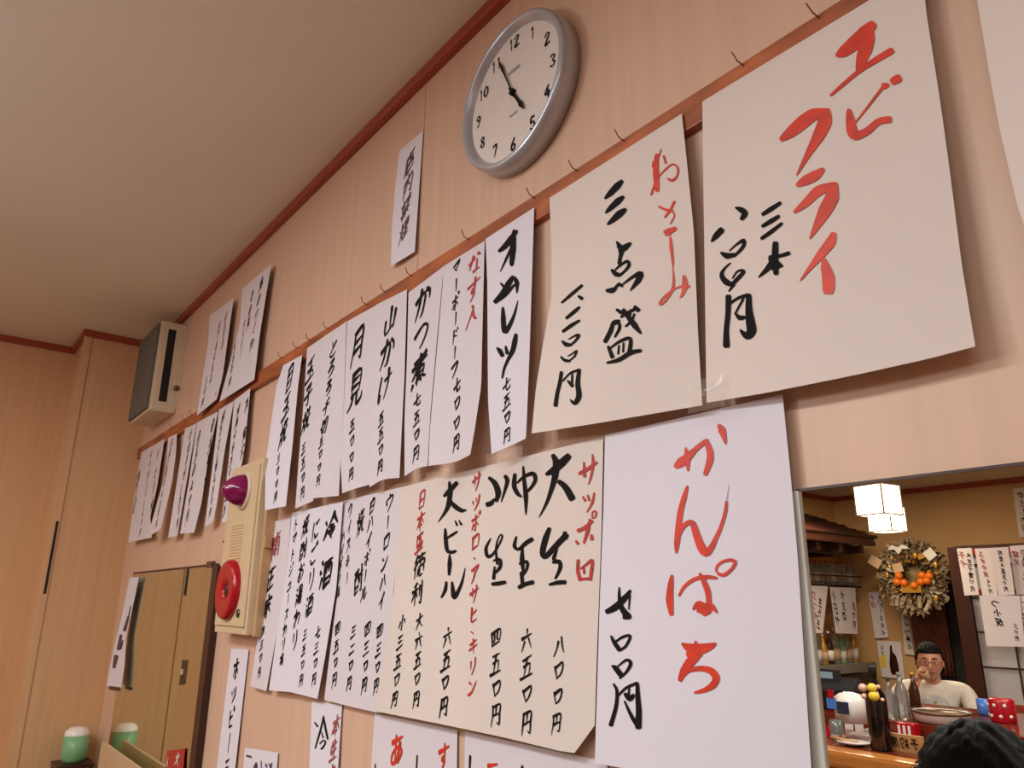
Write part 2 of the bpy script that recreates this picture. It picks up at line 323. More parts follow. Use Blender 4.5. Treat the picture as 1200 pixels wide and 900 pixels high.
# ------------------------------------------------------------------ paper sheets
def lerp_poly(poly, t):
    if len(poly) == 2: return poly[0] * (1 - t) + poly[1] * t
    ls = [(poly[i + 1] - poly[i]).length for i in range(len(poly) - 1)]
    T = sum(ls) * t
    for i, l in enumerate(ls):
        if T <= l or i == len(ls) - 1:
            return poly[i] + (poly[i + 1] - poly[i]) * (T / max(l, 1e-9))
        T -= l
class Sheet:
    """paper given by its traced top, right, bottom, left edges; lies on / hangs before a plane"""
    def __init__(s, name, label, cat, TL, TR, BR, BL, m, d0=.006, d1=.02, bow=0.0, pw=1.6, left=(), right=(), bottom=(), top=(),
                 U=None, fin=abs_, hor=(1, 0, 0), flip=False, nu=14, nv=24, group=None, wave=0.0):
        v = lambda q: Vector(q)
        s.top = [v(TL)] + [v(q) for q in top] + [v(TR)]
        s.bot = [v(BL)] + [v(q) for q in bottom] + [v(BR)]
        s.lef = [v(TL)] + [v(q) for q in left] + [v(BL)]
        s.rig = [v(TR)] + [v(q) for q in right] + [v(BR)]
        s.U = U or W; s.fin = fin; s.hor = Vector(hor); s.flip = flip
        s.d0, s.d1, s.bow, s.pw, s.wave = d0, d1, bow, pw, wave
        s.inks = {}; s.name = name
        cs = [s.U(q[0], q[1], 0) for q in (TL, TR, BR, BL)]
        s.h0 = min(c.dot(s.hor) for c in cs); s.h1 = max(c.dot(s.hor) for c in cs)
        s.z1 = max(cs[0].z, cs[1].z); s.z0 = min(cs[2].z, cs[3].z)
        V, Fc = [], []
        tl, tr, br, bl = v(TL), v(TR), v(BR), v(BL)
        for j in range(nv + 1):
            b = j / nv
            for i in range(nu + 1):
                a = i / nu
                p = ((1 - b) * lerp_poly(s.top, a) + b * lerp_poly(s.bot, a) + (1 - a) * lerp_poly(s.lef, b) + a * lerp_poly(s.rig, b)
                     - ((1 - a) * (1 - b) * tl + a * (1 - b) * tr + a * b * br + (1 - a) * b * bl))
                V.append(s.P(p.x, p.y))
        for j in range(nv):
            for i in range(nu):
                k = j * (nu + 1) + i; Fc.append((k, k + nu + 1, k + nu + 2, k + 1))
        c = V[nu // 2]
        s.o = mesh(name, V, Fc, m, smooth=True, org=c)
        tag(s.o, label, cat, group)
    def depth(s, p):
        u = (p.dot(s.hor) - s.h0) / (s.h1 - s.h0); v = (s.z1 - p.z) / (s.z1 - s.z0)
        u = min(1.1, max(-.1, u)); v = min(1.1, max(0, v))
        return s.d0 + (s.d1 - s.d0) * v ** s.pw + s.bow * math.sin(PI * u) * v + s.wave * math.sin(2 * PI * (u * .8 + v)) * v
    def P(s, px, py, eps=0):
        p = s.U(px, py, s.d0)
        for _ in range(5): p = s.U(px, py, s.depth(p) + eps)
        return s.fin(p)
    def add(s, kind, polys): s.inks.setdefault(kind, []).extend(polys)
    def trace(s, kind, ox, oy, sc, txt, k=1.12):
        for st in txt.split(';'):
            pts, ws = [], []
            for tk in st.split():
                a = tk.split(','); pts.append(Vector((ox + float(a[0]) / sc, oy + float(a[1]) / sc)))
                ws.append((float(a[2]) if len(a) > 2 else 12) / sc * k)
            if pts: s.add(kind, ribbon(pts, ws))
    def col(s, kind, text, top, bot, asp=.85, wt=.1, jit=.03, gap=.12, skew=0.0):
        units = sum(.55 if c == ' ' else (.6 if c in '、・' else 1) for c in text)
        top, bot = Vector(top), Vector(bot); dv = (bot - top) / units
        pos = 0
        for ch in text:
            h = .55 if ch == ' ' else (.6 if ch in '、・' else 1)
            if ch != ' ' and ch in GL:
                c = top + dv * (pos + h / 2)
                q = s.U(c.x, c.y, s.d0); q1 = s.U(c.x + dv.x / 2, c.y + dv.y / 2, s.d0); q0 = s.U(c.x - dv.x / 2, c.y - dv.y / 2, s.d0)
                Hw = abs(q1.z - q0.z); e = proj(q + s.hor * Hw * asp * .92)
                hv = Vector((e[0] - c.x, e[1] - c.y)) * (-1 if s.flip else 1)
                vv = dv * (1 - gap) * h
                rs = 1 + random.uniform(-jit, jit) * 2
                for st in parse_glyph(ch):
                    n = len(st)
                    ws = [wt * 1.25 * (1.25 if i == 0 else (.45 if i == n - 1 else .95)) * random.uniform(.75, 1.25) for i in range(n)]
                    st = [p * rs + Vector((random.uniform(-jit, jit), random.uniform(-jit, jit))) for p in st]
                    sk = [Vector((p.x - p.y * .10, p.y - (skew + .16) * p.x)) for p in st]
                    out = []
                    for quad in ribbon(sk, ws, 3):
                        out.append(tuple(c + hv * g.x + vv * g.y for g in quad))
                    s.add(kind, out)
            pos += h
    def done(s):
        for kind, polys in s.inks.items():
            V, Fc = [], []
            for q in polys:
                k = len(V); V += [s.P(p.x, p.y, .0012) for p in q]; Fc.append((k, k + 1, k + 2, k + 3))
            nm = {'ink': 'black_lettering', 'red': 'red_lettering', 'dred': 'red_lettering', 'pred': 'faded_red_lettering', 'grey_ink': 'faded_lettering',
                  'violet': 'purple_lettering', 'white': 'white_lettering'}.get(kind, kind)
            mesh(nm, V, Fc, M[kind], s.o)['kind'] = 'stuff'
        return s.o
# ------------------------------------------------------------------ hanging rail with hooks
zr1, zr0 = CZ + .707, CZ + .655
rail = struct(box('trim_11', (XL, D - .014, zr0), (XR, D, zr1), M['rail'], bev=.002))
HK = [(959, 16), (871, 73), (732, 164), (677, 199), (627, 230), (550, 284), (483, 327), (453, 345), (430, 362), (385, 390), (364, 403), (349, 413), (331, 424),
      (290, 450), (273, 461), (257, 470), (239, 483), (226, 490), (217, 497), (202, 508), (1040, -22), (1090, -55)]
for px, py in HK:
    p = abs_(W(px, py, .014)); p.z = zr1 - .006
    pts = [(p.x, D, p.z), (p.x, D - .02, p.z), (p.x - .002, D - .026, p.z + .004), (p.x - .004, D - .028, p.z + .011), (p.x - .007, D - .028, p.z + .019)]
    tube('hook', [Vector(q) - rail.location for q in pts], .0011, M['hook'], None, 6).parent = rail

# ------------------------------------------------------------------ large menu sheets, upper row
s = Sheet('menu_sheet', 'largest cream sheet at upper right, with big red katakana and an 800 yen price', 'menu sheet',
          (823, 119), (1083, -39), (1143, 406), (828, 472), M['cream'], .018, .03, .004, left=[(824, 200), (826, 330)], right=[(1084, 5), (1102, 120), (1113, 200), (1127, 310)],
          bottom=[(900, 460), (1000, 440), (1090, 420)], group='large menu sheets')
A = (820, 0, 3.158); B = (800, 200, 3.333)
s.trace('red', *A, '508,204,14 530,192,36 570,160,46 610,120,44 638,92,30;628,100,24 622,140,44 612,180,46 598,220,36 588,262,20;484,352,8 530,312,12 590,262,14 650,222,20 708,188,22')
s.trace('red', *A, '551,408,14 556,440,28 562,480,36 576,502,30 620,484,24 660,450,22 700,442,24;576,452,4 620,396,7 678,320,10;682,318,22 694,314,14;716,300,26 734,290,28')
s.trace('red', *A, '303,514,18 340,486,38 380,452,44 420,424,40 468,420,34;466,412,30 462,450,46 440,500,40 400,570,20 358,648,3')
s.trace('red', *A, '362,684,14 390,668,32 425,650,34 454,628,16;350,784,10 390,752,26 440,705,34 500,684,20;496,684,26 488,730,46 462,780,44 430,840,22 406,884,3')
s.trace('red', *B, '588,248,20 576,280,36 540,325,30 500,375,16 458,430,3;550,345,12 558,380,34 568,420,44 568,466,40')
s.trace('ink', *B, '312,170,12 340,152,16 380,126,12;312,216,12 345,196,16 374,178,12;308,264,12 345,238,14 386,206,10')
s.trace('ink', *B, '362,284,20 360,340,24 364,400,18;338,340,8 380,332,12 414,322,14;366,330,20 340,372,22 296,416,4;350,340,30 356,360,34;362,350,12 385,372,12;350,382,14 380,372,12')
s.trace('ink', *B, '112,276,6 128,256,20 150,232,22;206,144,6 226,152,20 242,166,22 230,188,14;150,320,8 172,332,22 202,328,12;182,312,4 212,286,7 238,272,14 234,298,12 200,334,8')
s.trace('ink', *B, '186,360,4 160,385,8 152,410,16 170,435,22 198,446,14;190,446,12 220,415,14 238,392,12 214,392,6 194,420,5;196,448,10 180,470,5')
s.trace('ink', *B, '178,492,20 176,560,18 170,620,18 170,682,24;182,520,8 218,496,10 256,486,14;258,488,18 258,540,24 264,590,32 268,625,34 250,645,26 224,622,6;204,556,6 222,574,18 240,572,12;236,500,8 206,555,6')
s.done()
s = Sheet('menu_sheet', 'large cream sheet with three bold black bars and thin red writing at its right', 'menu sheet',
          (644, 232), (799, 133), (823, 475), (623, 508), M['cream'], .018, .036, .006, left=[(646, 290), (646, 350), (636, 405), (628, 455)], right=[(806, 200), (813, 270), (818, 390)],
          bottom=[(700, 496), (770, 484)], wave=.003, group='large menu sheets')
A = (620, 130, 5); B = (620, 290, 4.09)
s.trace('ink', *A, '444,512,10 475,482,30 515,440,36 542,412,20;448,596,10 480,565,28 520,528,34 550,504,18;460,664,10 490,638,28 530,602,38 562,578,20')
s.trace('ink', *A, '512,766,8 528,790,26 538,820,26 534,860,16 528,910,14;532,822,22 560,800,34 592,776,16')
s.trace('ink', *B, '432,-6,24 444,10,22 438,40,16 428,75,10;396,108,12 414,126,22 432,132,16;410,108,6 440,82,10 470,66,14 478,86,14 452,118,10 430,134,14;372,206,14 395,206,24 414,196,14;412,192,10 432,176,16 446,186,10;448,176,6 500,138,14 534,126,26 520,160,24 484,206,4')
s.trace('ink', *B, '420,298,12 445,312,18 485,318,12;440,332,10 480,308,14 512,292,12;452,298,14 478,336,22 506,374,26 534,410,10;504,318,8 490,350,12 462,378,8;506,284,14 522,300,20;430,352,14 404,358,14 392,395,20 364,450,18;396,372,8 428,362,12 432,388,14 410,428,8')
s.trace('ink', *B, '380,476,14 398,524,18;384,486,6 430,452,12 484,436,16 480,500,18;430,470,8 426,510,8;452,458,8 450,500,8;374,552,10 430,538,18 486,504,20 534,494,14')
s.trace('ink', *B, '156,264,8 200,226,14 252,182,12;238,234,12 252,244,16;178,338,12 215,308,16 240,286,10;162,402,12 200,374,16 240,350,10;158,448,8 176,464,20 200,466,12;188,440,4 216,424,8 238,420,14 222,446,10 200,466,8;152,524,8 170,540,14 194,544,10;186,520,4 210,506,6 228,494,8 216,522,8 192,542,6')
s.trace('ink', *B, '154,598,14 146,650,16 134,700,16 126,756,18;160,640,6 196,602,8 236,588,12;240,586,14 232,650,20 238,710,24 218,746,18 196,728,4;186,640,10 206,662,16;206,606,8 204,660,10')
s.trace('red', *A, '773,222,4 760,262,8;748,258,20 742,320,30 744,400,30 750,464,22;738,420,10 714,490,10;752,392,6 790,350,8 838,312,9 870,334,10 866,380,10 838,406,14 812,396,10;788,264,10 800,304,12;724,296,5 722,330,6')
s.trace('red', *A, '760,560,10 798,578,14 838,584,14;850,530,12 826,580,12 794,622,10;834,586,10 850,612,7 826,662,5;794,708,18 820,704,34 856,688,20;800,724,14 824,722,14;826,740,10 832,800,16 842,900,10')
s.trace('red', *B, '678,-2,14 688,50,7 688,100,4 692,160,10 684,205,12 650,258,10 626,272,10 634,250,8 672,214,8 720,188,8 764,186,14;742,138,14 746,180,26 736,220,14 722,240,4')
s.done()
s = Sheet('menu_sheet', 'large plain sheet at the upper right edge, curved left side and no writing in view', 'menu sheet',
          (1130, -100), (1560, -420), (1560, 260), (1222, 330), M['cream'], .018, .05, .0, left=[(1138, -40), (1145, 0), (1158, 78), (1171, 149), (1192, 240)], group='large menu sheets')
s.done()

# ------------------------------------------------------------------ narrow strips of the upper row
def strip(label, TL, TR, BR, BL, m='pink', d0=.018, d1=.03, bow=.003, **k):
    return Sheet('menu_strip', label, 'menu strip', TL, TR, BR, BL, M[m], d0, d1, bow, nu=8, nv=20, **k)
g1 = 'menu strips hung along the rail'
s = strip('wide strip with the boldest black katakana, alone between two gaps left of the cream sheets', (569, 280), (626, 243), (616, 514), (576, 532), 'paper', .018, .04, .004, left=[(571, 331), (572, 470)], right=[(621, 400), (617, 500)], bottom=[(590, 526)], group=g1)
A = (460, 260, 5.622); B = (460, 400, 5.622)
s.trace('ink', *A, '702,192,18 740,160,32 780,110,34 818,60,16;800,56,16 794,110,34 792,180,36 784,270,26 780,284,16;776,180,14 745,250,14 708,328,3')
s.trace('ink', *A, '792,362,20 766,402,34 725,468,30 676,526,26;680,524,22 740,480,24 802,414,12;800,364,16 818,400,28 818,468,5;712,404,10 744,440,20')
s.trace('ink', *A, '726,566,14 728,630,28 732,690,30 742,722,30 776,670,22 804,600,14 824,520,4')
s.trace('ink', *B, '688,44,12 706,62,28 722,92,24;744,34,12 754,76,22;812,-44,20 804,0,30 790,60,28 760,120,18 734,180,14 722,240,10')
s.col('ink', '七五〇円', (593.5, 440), (594, 520), .8, .1, skew=.1)
s.done()
s = strip('strip with a short red column beside long black writing at its top right', (519.6, 312), (568, 282), (551, 533), (502, 546), left=[(519, 330), (512, 410), (504, 500)], right=[(565, 400), (564, 452), (556, 505)], bottom=[(518, 544), (535, 541)], d0=.02, d1=.045, group=g1)
s.col('dred', 'なす入', (557, 294), (552, 384), .9, .1, skew=.1)
s.col('ink', 'マーボードーフ', (535, 304), (532, 444), .75, .11, skew=.15)
s.col('ink', '七〇〇円', (535.5, 440), (534.5, 530), .75, .1, skew=.1)
s.done()
s = strip('strip second left of the boldest katakana, split off by a narrow dark slit', (478.7, 343), (520, 312), (501, 546), (474, 558), left=[(477, 420), (474, 490)], right=[(511, 410), (504, 490)], bottom=[(488, 549)], group=g1, d0=.017, d1=.03)
s.col('ink', 'かつ煮', (497, 334), (490, 452), .85, .1, skew=.2)
s.col('ink', '七五〇円', (489, 458), (487, 542), .8, .1, skew=.1)
s.done()
s = strip('strip headed by the mountain character, third from the boldest katakana strip', (441, 357), (477, 339), (468, 560), (433, 571), right=[(474, 440), (470, 520)], left=[(438, 430), (434, 500)], bottom=[(446, 563), (455, 561)], group=g1)
s.col('ink', '山かけ', (459, 356), (449, 470), .85, .1, skew=.15)
s.col('ink', '五五〇円', (447, 481), (445, 556), .8, .11, skew=.15)
s.done()
s = strip('strip headed by the moon character beside the mountain strip', (406, 377), (442, 357), (433, 568), (401, 578), right=[(438, 430), (434, 500)], left=[(403, 470), (399, 540)], bottom=[(418, 572)], group=g1)
s.col('ink', '月見', (421, 379), (415, 482), .7, .09, skew=.1, gap=.2)
s.col('ink', '五〇〇円', (413, 489), (411, 565), .8, .1, skew=.12)
s.done()
s = strip('strip left of the moon strip, its pale lower end curling away from the wall', (380, 394), (406, 377), (397, 581), (366, 584), right=[(403, 470), (399, 540)], left=[(374, 470), (368, 540)], d0=.02, d1=.034, group=g1)
s.col('ink', 'とろろ千切', (392, 397), (378, 512), .85, .1, skew=.2)
s.col('ink', '五〇〇円', (377, 510), (372, 571), .85, .1, skew=.15)
s.done()
s = strip('thin strip second from the left in the middle group on the rail, priced 350 yen', (360, 408), (383, 392), (367, 587), (346, 596), right=[(376, 470), (369, 540)], left=[(356, 470), (350, 540)], group=g1)
s.col('ink', '玉子焼', (365, 418), (357, 508), .8, .1, skew=.2)
s.col('ink', '三五〇円', (356, 517), (354, 586), .8, .1, skew=.15)
s.done()
s = strip('leftmost strip of the middle group on the rail, priced 300 yen', (332, 428), (354, 416), (335, 593), (310.5, 598), 'paper', left=[(324, 452), (317, 500), (311, 545)], right=[(349, 455), (343, 520)], d0=.02, d1=.05, group=g1)
s.col('ink', '目玉焼', (341, 428), (330, 524), .7, .1, skew=.25)
s.col('ink', '三〇〇円', (327, 530), (322, 590), .8, .1, skew=.2)
s.done()

# ------------------------------------------------------------------ lower row
s = Sheet('menu_sheet', 'large bluish white sheet beside the bar mirror with four big vermilion characters', 'menu sheet',
          (709, 510), (917, 462), (955, 960), (697, 894), M['paper'], .014, .020, .003, left=[(707, 600), (703, 700)], right=[(927, 562), (935, 655), (941, 750), (948, 860)], bottom=[(760, 906), (850, 926)], group='large menu sheets')
A = (690, 460, 4.444); B = (690, 650, 3.6)
s.trace('red', *A, '454,384,24 478,364,44 510,340,40 550,300,24 596,262,22 614,254,26;612,256,22 628,300,30 630,350,32 606,424,20;504,288,8 512,340,30 516,406,8;678,172,20 694,200,36 712,266,8')
s.trace('red', *A, '512,488,10 494,550,24 476,620,26 466,700,28 458,780,26 454,832,10;458,770,14 484,710,18 512,680,22 540,682,28 560,740,34 585,805,40 608,832,40 634,812,28 660,760,20 690,690,16 710,620,16 716,570,12')
s.trace('grey_ink', *A, '716,570,3 724,520,2 728,480,1')
s.trace('red', *B, '350,88,10 344,130,22 340,190,28 347,250,16;380,172,8 404,132,12 448,102,14 500,94,16 538,98,10;468,80,10 486,116,20 502,160,22 506,210,18;440,230,8 462,206,22 490,232,50 512,214,26 540,244,6;470,226,40 500,226,40')
s.trace('red', *B, '548,84,8 536,62,8 552,36,10 590,22,12 616,30,14 604,58,12 572,84,14 548,82,12')
s.trace('red', *B, '394,376,10 420,386,22 470,388,24 534,376,10;400,382,14 440,402,40 490,396,30 528,384,10;450,366,8 452,420,36 425,455,36 400,490,28 384,528,16;388,518,16 420,490,14 470,480,20 514,490,26 536,520,28 522,550,26 490,570,18 446,582,8;420,420,24 470,420,20')
s.trace('ink', *B, '128,138,5 128,180,12 138,225,20 165,260,26;76,240,18 110,222,26 150,184,22 174,152,10;150,262,20 170,262,18;172,170,8 168,230,5;94,344,8 108,372,16 128,400,18;104,374,6 140,348,10 174,342,10 156,384,10 130,404,8;98,470,8 112,478,20 132,504,22;122,470,5 158,444,10 176,458,14 158,494,10 130,520,8')
s.trace('ink', *B, '104,546,8 118,575,12 114,640,14 92,718,16;118,600,6 156,562,10 202,542,12;204,542,12 206,600,18 210,660,22 208,726,24;210,726,20 180,682,14 150,618,6;154,588,14 172,606,24 188,592,12;170,562,6 166,600,10')
s.done()
s = Sheet('menu_sheet', 'wide cream drinks sheet with three bold black draught columns and a torn lower right corner', 'menu sheet',
          (470, 571), (707, 512), (697, 850), (438, 833), M['cream'], .010, .022, .003, left=[(462, 690), (450, 770)], right=[(705, 620), (699, 780)], bottom=[(519, 849), (590, 864), (672, 884)], group='large menu sheets')
A = (540, 500, 4.5); B = (430, 540, 5.625)
s.trace('ink', *A, '452,250,16 490,228,34 530,192,38 566,156,30;486,152,20 502,190,32 496,260,30 480,320,22 452,400,14 412,478,3;518,290,22 552,320,30 584,376,34;520,200,30 540,190,30')
s.trace('ink', *A, '466,538,18 446,590,28 430,660,26 446,684,24 500,628,26 554,572,28;548,560,20 552,588,20;514,598,10 500,660,14 490,700,18 520,716,20 522,748,18 498,800,10;484,716,10 520,712,20;468,832,12 510,822,20 548,820,20')
s.trace('ink', *A, '284,252,16 280,310,22 298,352,20 318,368,10;296,296,8 334,262,14 380,248,22 392,280,18 370,320,14 340,350,10;328,210,8 334,290,18 342,370,22 342,462,5')
s.trace('ink', *A, '292,580,8 282,628,18 304,646,14 344,612,20 374,594,20;324,640,10 322,700,22 328,762,12;310,722,12 348,712,16 346,752,12 320,790,10;318,770,16 326,836,18;308,846,20 340,830,20 378,820,20')
s.trace('ink', *A, '150,270,16 180,300,26 196,350,28 186,392,14;140,410,24 160,402,22 176,380,8;234,262,18 244,285,20 230,340,12 212,396,4')
s.trace('ink', *A, '156,590,5 132,640,14 140,682,18 164,676,12 196,630,8 218,580,8 208,570,6 192,600,6 184,650,9 192,722,14;172,706,8 206,700,14 206,740,16 182,770,10;178,740,10 172,800,16;166,830,16 200,826,20 232,820,16')
s.trace('dred', *A, '626,246,16 660,228,18 716,188,12;648,188,8 652,260,16;694,148,8 696,200,14 686,260,10 672,304,4;644,370,10 654,390,12;668,362,10 676,386,12;702,350,8 692,400,12 664,450,4;618,548,18 650,534,18 692,498,14;680,488,10 668,550,18 648,612,10;608,604,12 616,616,14;688,572,12 690,592,18;692,482,6 694,450,7 712,448,8 708,476,7 694,482,5')
s.trace('dred', *A, '618,704,14 616,760,16 628,806,18;632,748,8 664,724,12 692,704,14 688,760,16 682,806,14;646,740,10 650,772,12;628,802,12 684,802,14')
s.col('ink', '八〇〇円', (656, 742), (651, 862), .8, .09, skew=.1)
s.col('ink', '六五〇円', (617, 733), (617, 863), .8, .09, skew=.1)
s.col('ink', '四五〇円', (581, 733), (581, 852), .85, .09, skew=.1)
s.col('dred', 'サッポロ・アサヒ、キリン', (558.5, 553), (553, 816), .85, .11, skew=.15)
s.trace('ink', *B, '508,232,14 535,206,28 590,146,24;542,140,14 548,200,28 536,290,28 510,345,16 468,404,3;544,262,18 580,300,30 620,326,26 654,324,6;515,450,12 518,510,24 528,590,22 560,602,20 584,594,14;522,512,10 560,488,16 594,466,10;580,394,6 592,422,14;606,392,6 620,418,14;544,620,10 544,680,26 540,750,14')
s.trace('ink', *B, '522,800,14 515,850,20 490,900,10;560,800,12 566,860,26 574,900,26 600,860,20 628,790,14 646,706,3')
s.col('ink', '六五〇円', (525, 733), (519, 842), .85, .1, skew=.12)
s.col('dred', '日本盛', (495, 573), (491, 648), .8, .09, skew=.15)
s.col('ink', '徳利', (492, 647), (488, 711), .85, .09, skew=.12)
s.col('ink', '大六五〇円', (492, 716), (487, 831), .85, .1, skew=.15)
s.col('ink', '小三五〇円', (472, 719), (461, 831), .8, .1, skew=.15)
s.done()
s = Sheet('menu_sheet', 'cream sheet of four narrow columns tucked under the left side of the wide drinks sheet', 'menu sheet',
          (402, 587), (474, 570), (446, 836), (380, 820), M['pink'], .006, .014, .002, left=[(396, 690), (386, 770)], bottom=[(410, 828)], group='large menu sheets')
s.col('ink', 'ウーロンハイ', (457, 578), (446, 716), .75, .11, skew=.2)
s.col('ink', '四三〇円', (445.5, 729), (440, 815), .8, .1, skew=.15)
s.col('ink', '白ハイボール', (437, 582), (425, 706), .75, .11, skew=.2)
s.col('ink', '四三〇円', (431, 727), (426, 814), .8, .1, skew=.15)
s.col('ink', '焼 酎', (423, 591), (419, 701), .5, .09, gap=.3, skew=.2)
s.col('ink', '三二〇円', (415, 730), (408, 811), .8, .1, skew=.15)
s.col('ink', 'ウイスキー', (410.5, 589), (406, 688), .55, .1, skew=.2)
s.col('ink', 'ハイボール', (402.5, 622), (396, 702), .55, .11, skew=.2)
s.col('ink', '四五〇円', (396, 727), (391, 807), .8, .1, skew=.15)
s.done()
s = Sheet('menu_sheet', 'white sake sheet of four columns between a narrow red-headed strip and the cream drinks sheets', 'menu sheet',
          (342, 601), (402, 588), (372, 819), (315, 809), M['paper'], .012, .022, .002, left=[(336, 670), (325, 740)], right=[(394, 690), (381, 770)], bottom=[(340, 811)], group='large menu sheets')
s.col('ink', '冷', (390, 599), (386, 634), 1.0, .12, skew=.1)
s.col('ink', '酒', (383, 651), (380, 692), .9, .11, skew=.1)
s.col('ink', '七三〇円', (373, 732), (367, 805), .85, .1, skew=.15)
s.col('ink', 'にごり酒', (371, 606), (361, 724), .75, .1, skew=.2)
s.col('ink', '三五〇円', (358, 735), (352, 806), .8, .1, skew=.15)
s.col('ink', '焼酎お湯わり', (359, 604), (344, 764), .75, .1, skew=.2)
s.col('ink', 'トマトジュースわり有', (347.5, 606), (329, 782), .7, .11, skew=.2)
s.done()
s = strip('narrow strip at the left end of the lower row, one red character above black ones', (317, 612), (341, 606), (312, 810), (293, 804), 'pink', .006, .016, group=None, right=[(336, 670), (325, 740)], left=[(311, 680), (300, 760)])
s.col('pred', '南', (325, 620), (321.5, 657), .8, .09, skew=.2)
s.col('ink', '正宗', (319, 662), (311, 728), .85, .1, skew=.2)
s.col('ink', '四三〇円', (308.5, 732), (303, 796), .8, .1, skew=.2)
s.done()
s = strip('tall white strip below the alarm box beside the left mirror, running out of the frame', (271, 760), (291.5, 761), (269, 958), (247, 955), 'paper', .004, .012)
s.col('ink', 'ホッピー三', (278, 769), (264, 915), .75, .11, skew=.1)
s.done()
s = strip('short strip hanging alone below the sake sheets with a red column beside one black character', (365.5, 822), (401, 826), (392, 965), (360, 960), 'paper', .004, .012)
s.trace('ink', 370, 820, 11.25, '100,210,10 78,330,20 40,470,20 -10,640,14;100,215,12 118,330,24 155,515,22;72,420,8 96,500,18;52,580,14 90,540,16 124,546,18 112,600,18 70,650,22;-14,300,16 20,348,24')
s.col('pred', '本生中', (395, 836), (387, 922), .8, .1, skew=.2)
s.done()
s = Sheet('menu_sheet', 'sheet below the wide drinks sheet with a red hiragana at its top left corner', 'menu sheet',
          (439, 836), (536, 856), (534, 990), (430, 975), M['pink'], .004, .012, group=None)
s.col('red', 'あ', (466, 855), (464, 900), .8, .1, skew=.1)
s.col('red', 'す', (520, 868), (519, 906), .7, .1, skew=.1)
s.col('ink', 'しじ', (491, 880), (488, 960), .7, .1); s.col('ink', 'し', (441, 892), (440, 930), .6, .1)
s.done()
s = Sheet('menu_sheet', 'sheet below the torn corner of the wide drinks sheet, only its upper edge in view', 'menu sheet',
          (545, 857), (712, 893), (712, 1040), (543, 1000), M['pink'], .004, .010, group=None)
s.col('red', 'こ', (578, 886), (577, 930), .9, .1, skew=.1); s.col('ink', 'しん', (553, 882), (552, 960), .7, .1); s.col('ink', 'か', (614, 894), (614, 940), .9, .09)
s.done()
s = Sheet('photo_card', 'small printed card with a dark violet bottle picture below the sake sheets', 'card', (287, 876), (326, 882), (318, 980), (279, 972), M['paper'], .004, .008)
s.trace('violet', 240, 740, 5.62, '338,866,10 334,890,22 330,930,26;400,870,5 406,890,12;420,870,6 436,896,10;440,868,8 430,900,8')
s.trace('grey_ink', 240, 740, 5.62, '276,818,12 302,826,12;370,852,5 372,960,5')
s.done()

# ------------------------------------------------------------------ no-smoking note and the far strips
s = strip('small white no-smoking notice pinned on the bare wall left of the clock', (468, 177), (496, 153), (486, 295), (458, 312), 'paper', .003, .010, left=[(463, 220), (459, 270)])
s.col('grey_ink', '店内禁煙', (481, 177), (472, 283), .8, .09, skew=.35)
s.done()
random.seed(11)
def far(label, quad, cols, m='pink', left=(), right=(), d=(.018, .03), red=0, wave=.002, group='far menu strips in the left corner'):
    s = strip(label, *quad, m, d[0], d[1], .004, left=left, right=right, wave=wave, group=group)
    for k, (txt, a, b) in enumerate(cols): s.col('pred' if k < red else 'ink', txt, a, b, .7, .08, skew=.35)
    s.done()
far('upper left strip of the pair pinned above the rail, near the grey speaker', ((246, 370), (274, 349), (254, 468), (230.5, 487)), [('本日の', (265, 366), (260, 410)), ('まぐろ大生七', (258, 376), (246, 450)), ('三〇円', (243, 440), (236, 478))], right=[(268, 390), (261, 440)], left=[(244, 400)], red=1)
far('larger strip of the pair pinned above the rail, faded red between black columns', ((284, 338), (318, 309.5), (298, 445), (257, 471)), [('中火だり', (287, 374), (281, 420)), ('鳥のつくね・', (307, 325), (292, 422)), ('子の見', (296, 340), (290, 385)), ('三五〇円', (276, 400), (268, 455))], right=[(312, 345), (304, 395)], left=[(281, 380), (268, 430)], red=1)
far('leftmost strip in the corner, wide, ending just above the left mirror', ((165.7, 530), (193, 514), (178, 630), (150.5, 635.5)), [('本', (186, 525), (184, 538)), ('大つお入りし七〇円', (178, 527), (163, 630)), ('きんこ煮', (183, 548), (177, 598)), ('子小', (163, 552), (156, 605))], right=[(184, 571), (176, 605)], left=[(158, 580)], d=(.015, .03), red=1)
far('strip whose lower end curls over the leftmost corner strip', ((197, 513), (207.5, 508), (188, 620), (173, 629.5)), [('月見とろろ七五〇円', (202, 514), (182, 620))], left=[(195, 552), (186, 582)], right=[(206, 533), (202, 562), (197, 585)], d=(.02, .06))
far('narrow strip third from the left corner, right of the curled one', ((217, 502), (230.5, 496), (207.7, 628), (197, 630)), [('千切子古', (224, 504), (215, 562)), ('三五〇円', (213, 566), (207, 620))], d=(.018, .03))
far('broad far strip with two thin columns in the middle of the corner group', ((231, 495), (255.5, 482), (227.5, 624), (211, 625.5)), [('白玉の七〇円', (234, 504), (218, 615)), ('中玉ろ大', (250, 490), (240, 570))], right=[(244, 538), (236, 590)], left=[(222, 560)], d=(.018, .034))
far('far strip between the broad one and the strip behind the red lamp', ((256.7, 480), (274, 470), (249.7, 611.5), (240, 617)), [('玉子とじ煮七五〇円', (261, 486), (245, 608)), ('南', (263, 480), (261, 494))], right=[(263, 530), (255, 585)], left=[(251, 530)], d=(.018, .03))
far('rightmost strip of the corner group, its lower end behind the red lamp', ((274.5, 469), (293.5, 455), (267, 611), (260, 612.6)), [('焼鳥大本五〇円七五', (280, 474), (262, 605)), ('みそ煮込', (290, 464), (284, 535))], right=[(286, 530), (276, 580)], left=[(268, 540)], d=(.018, .026))

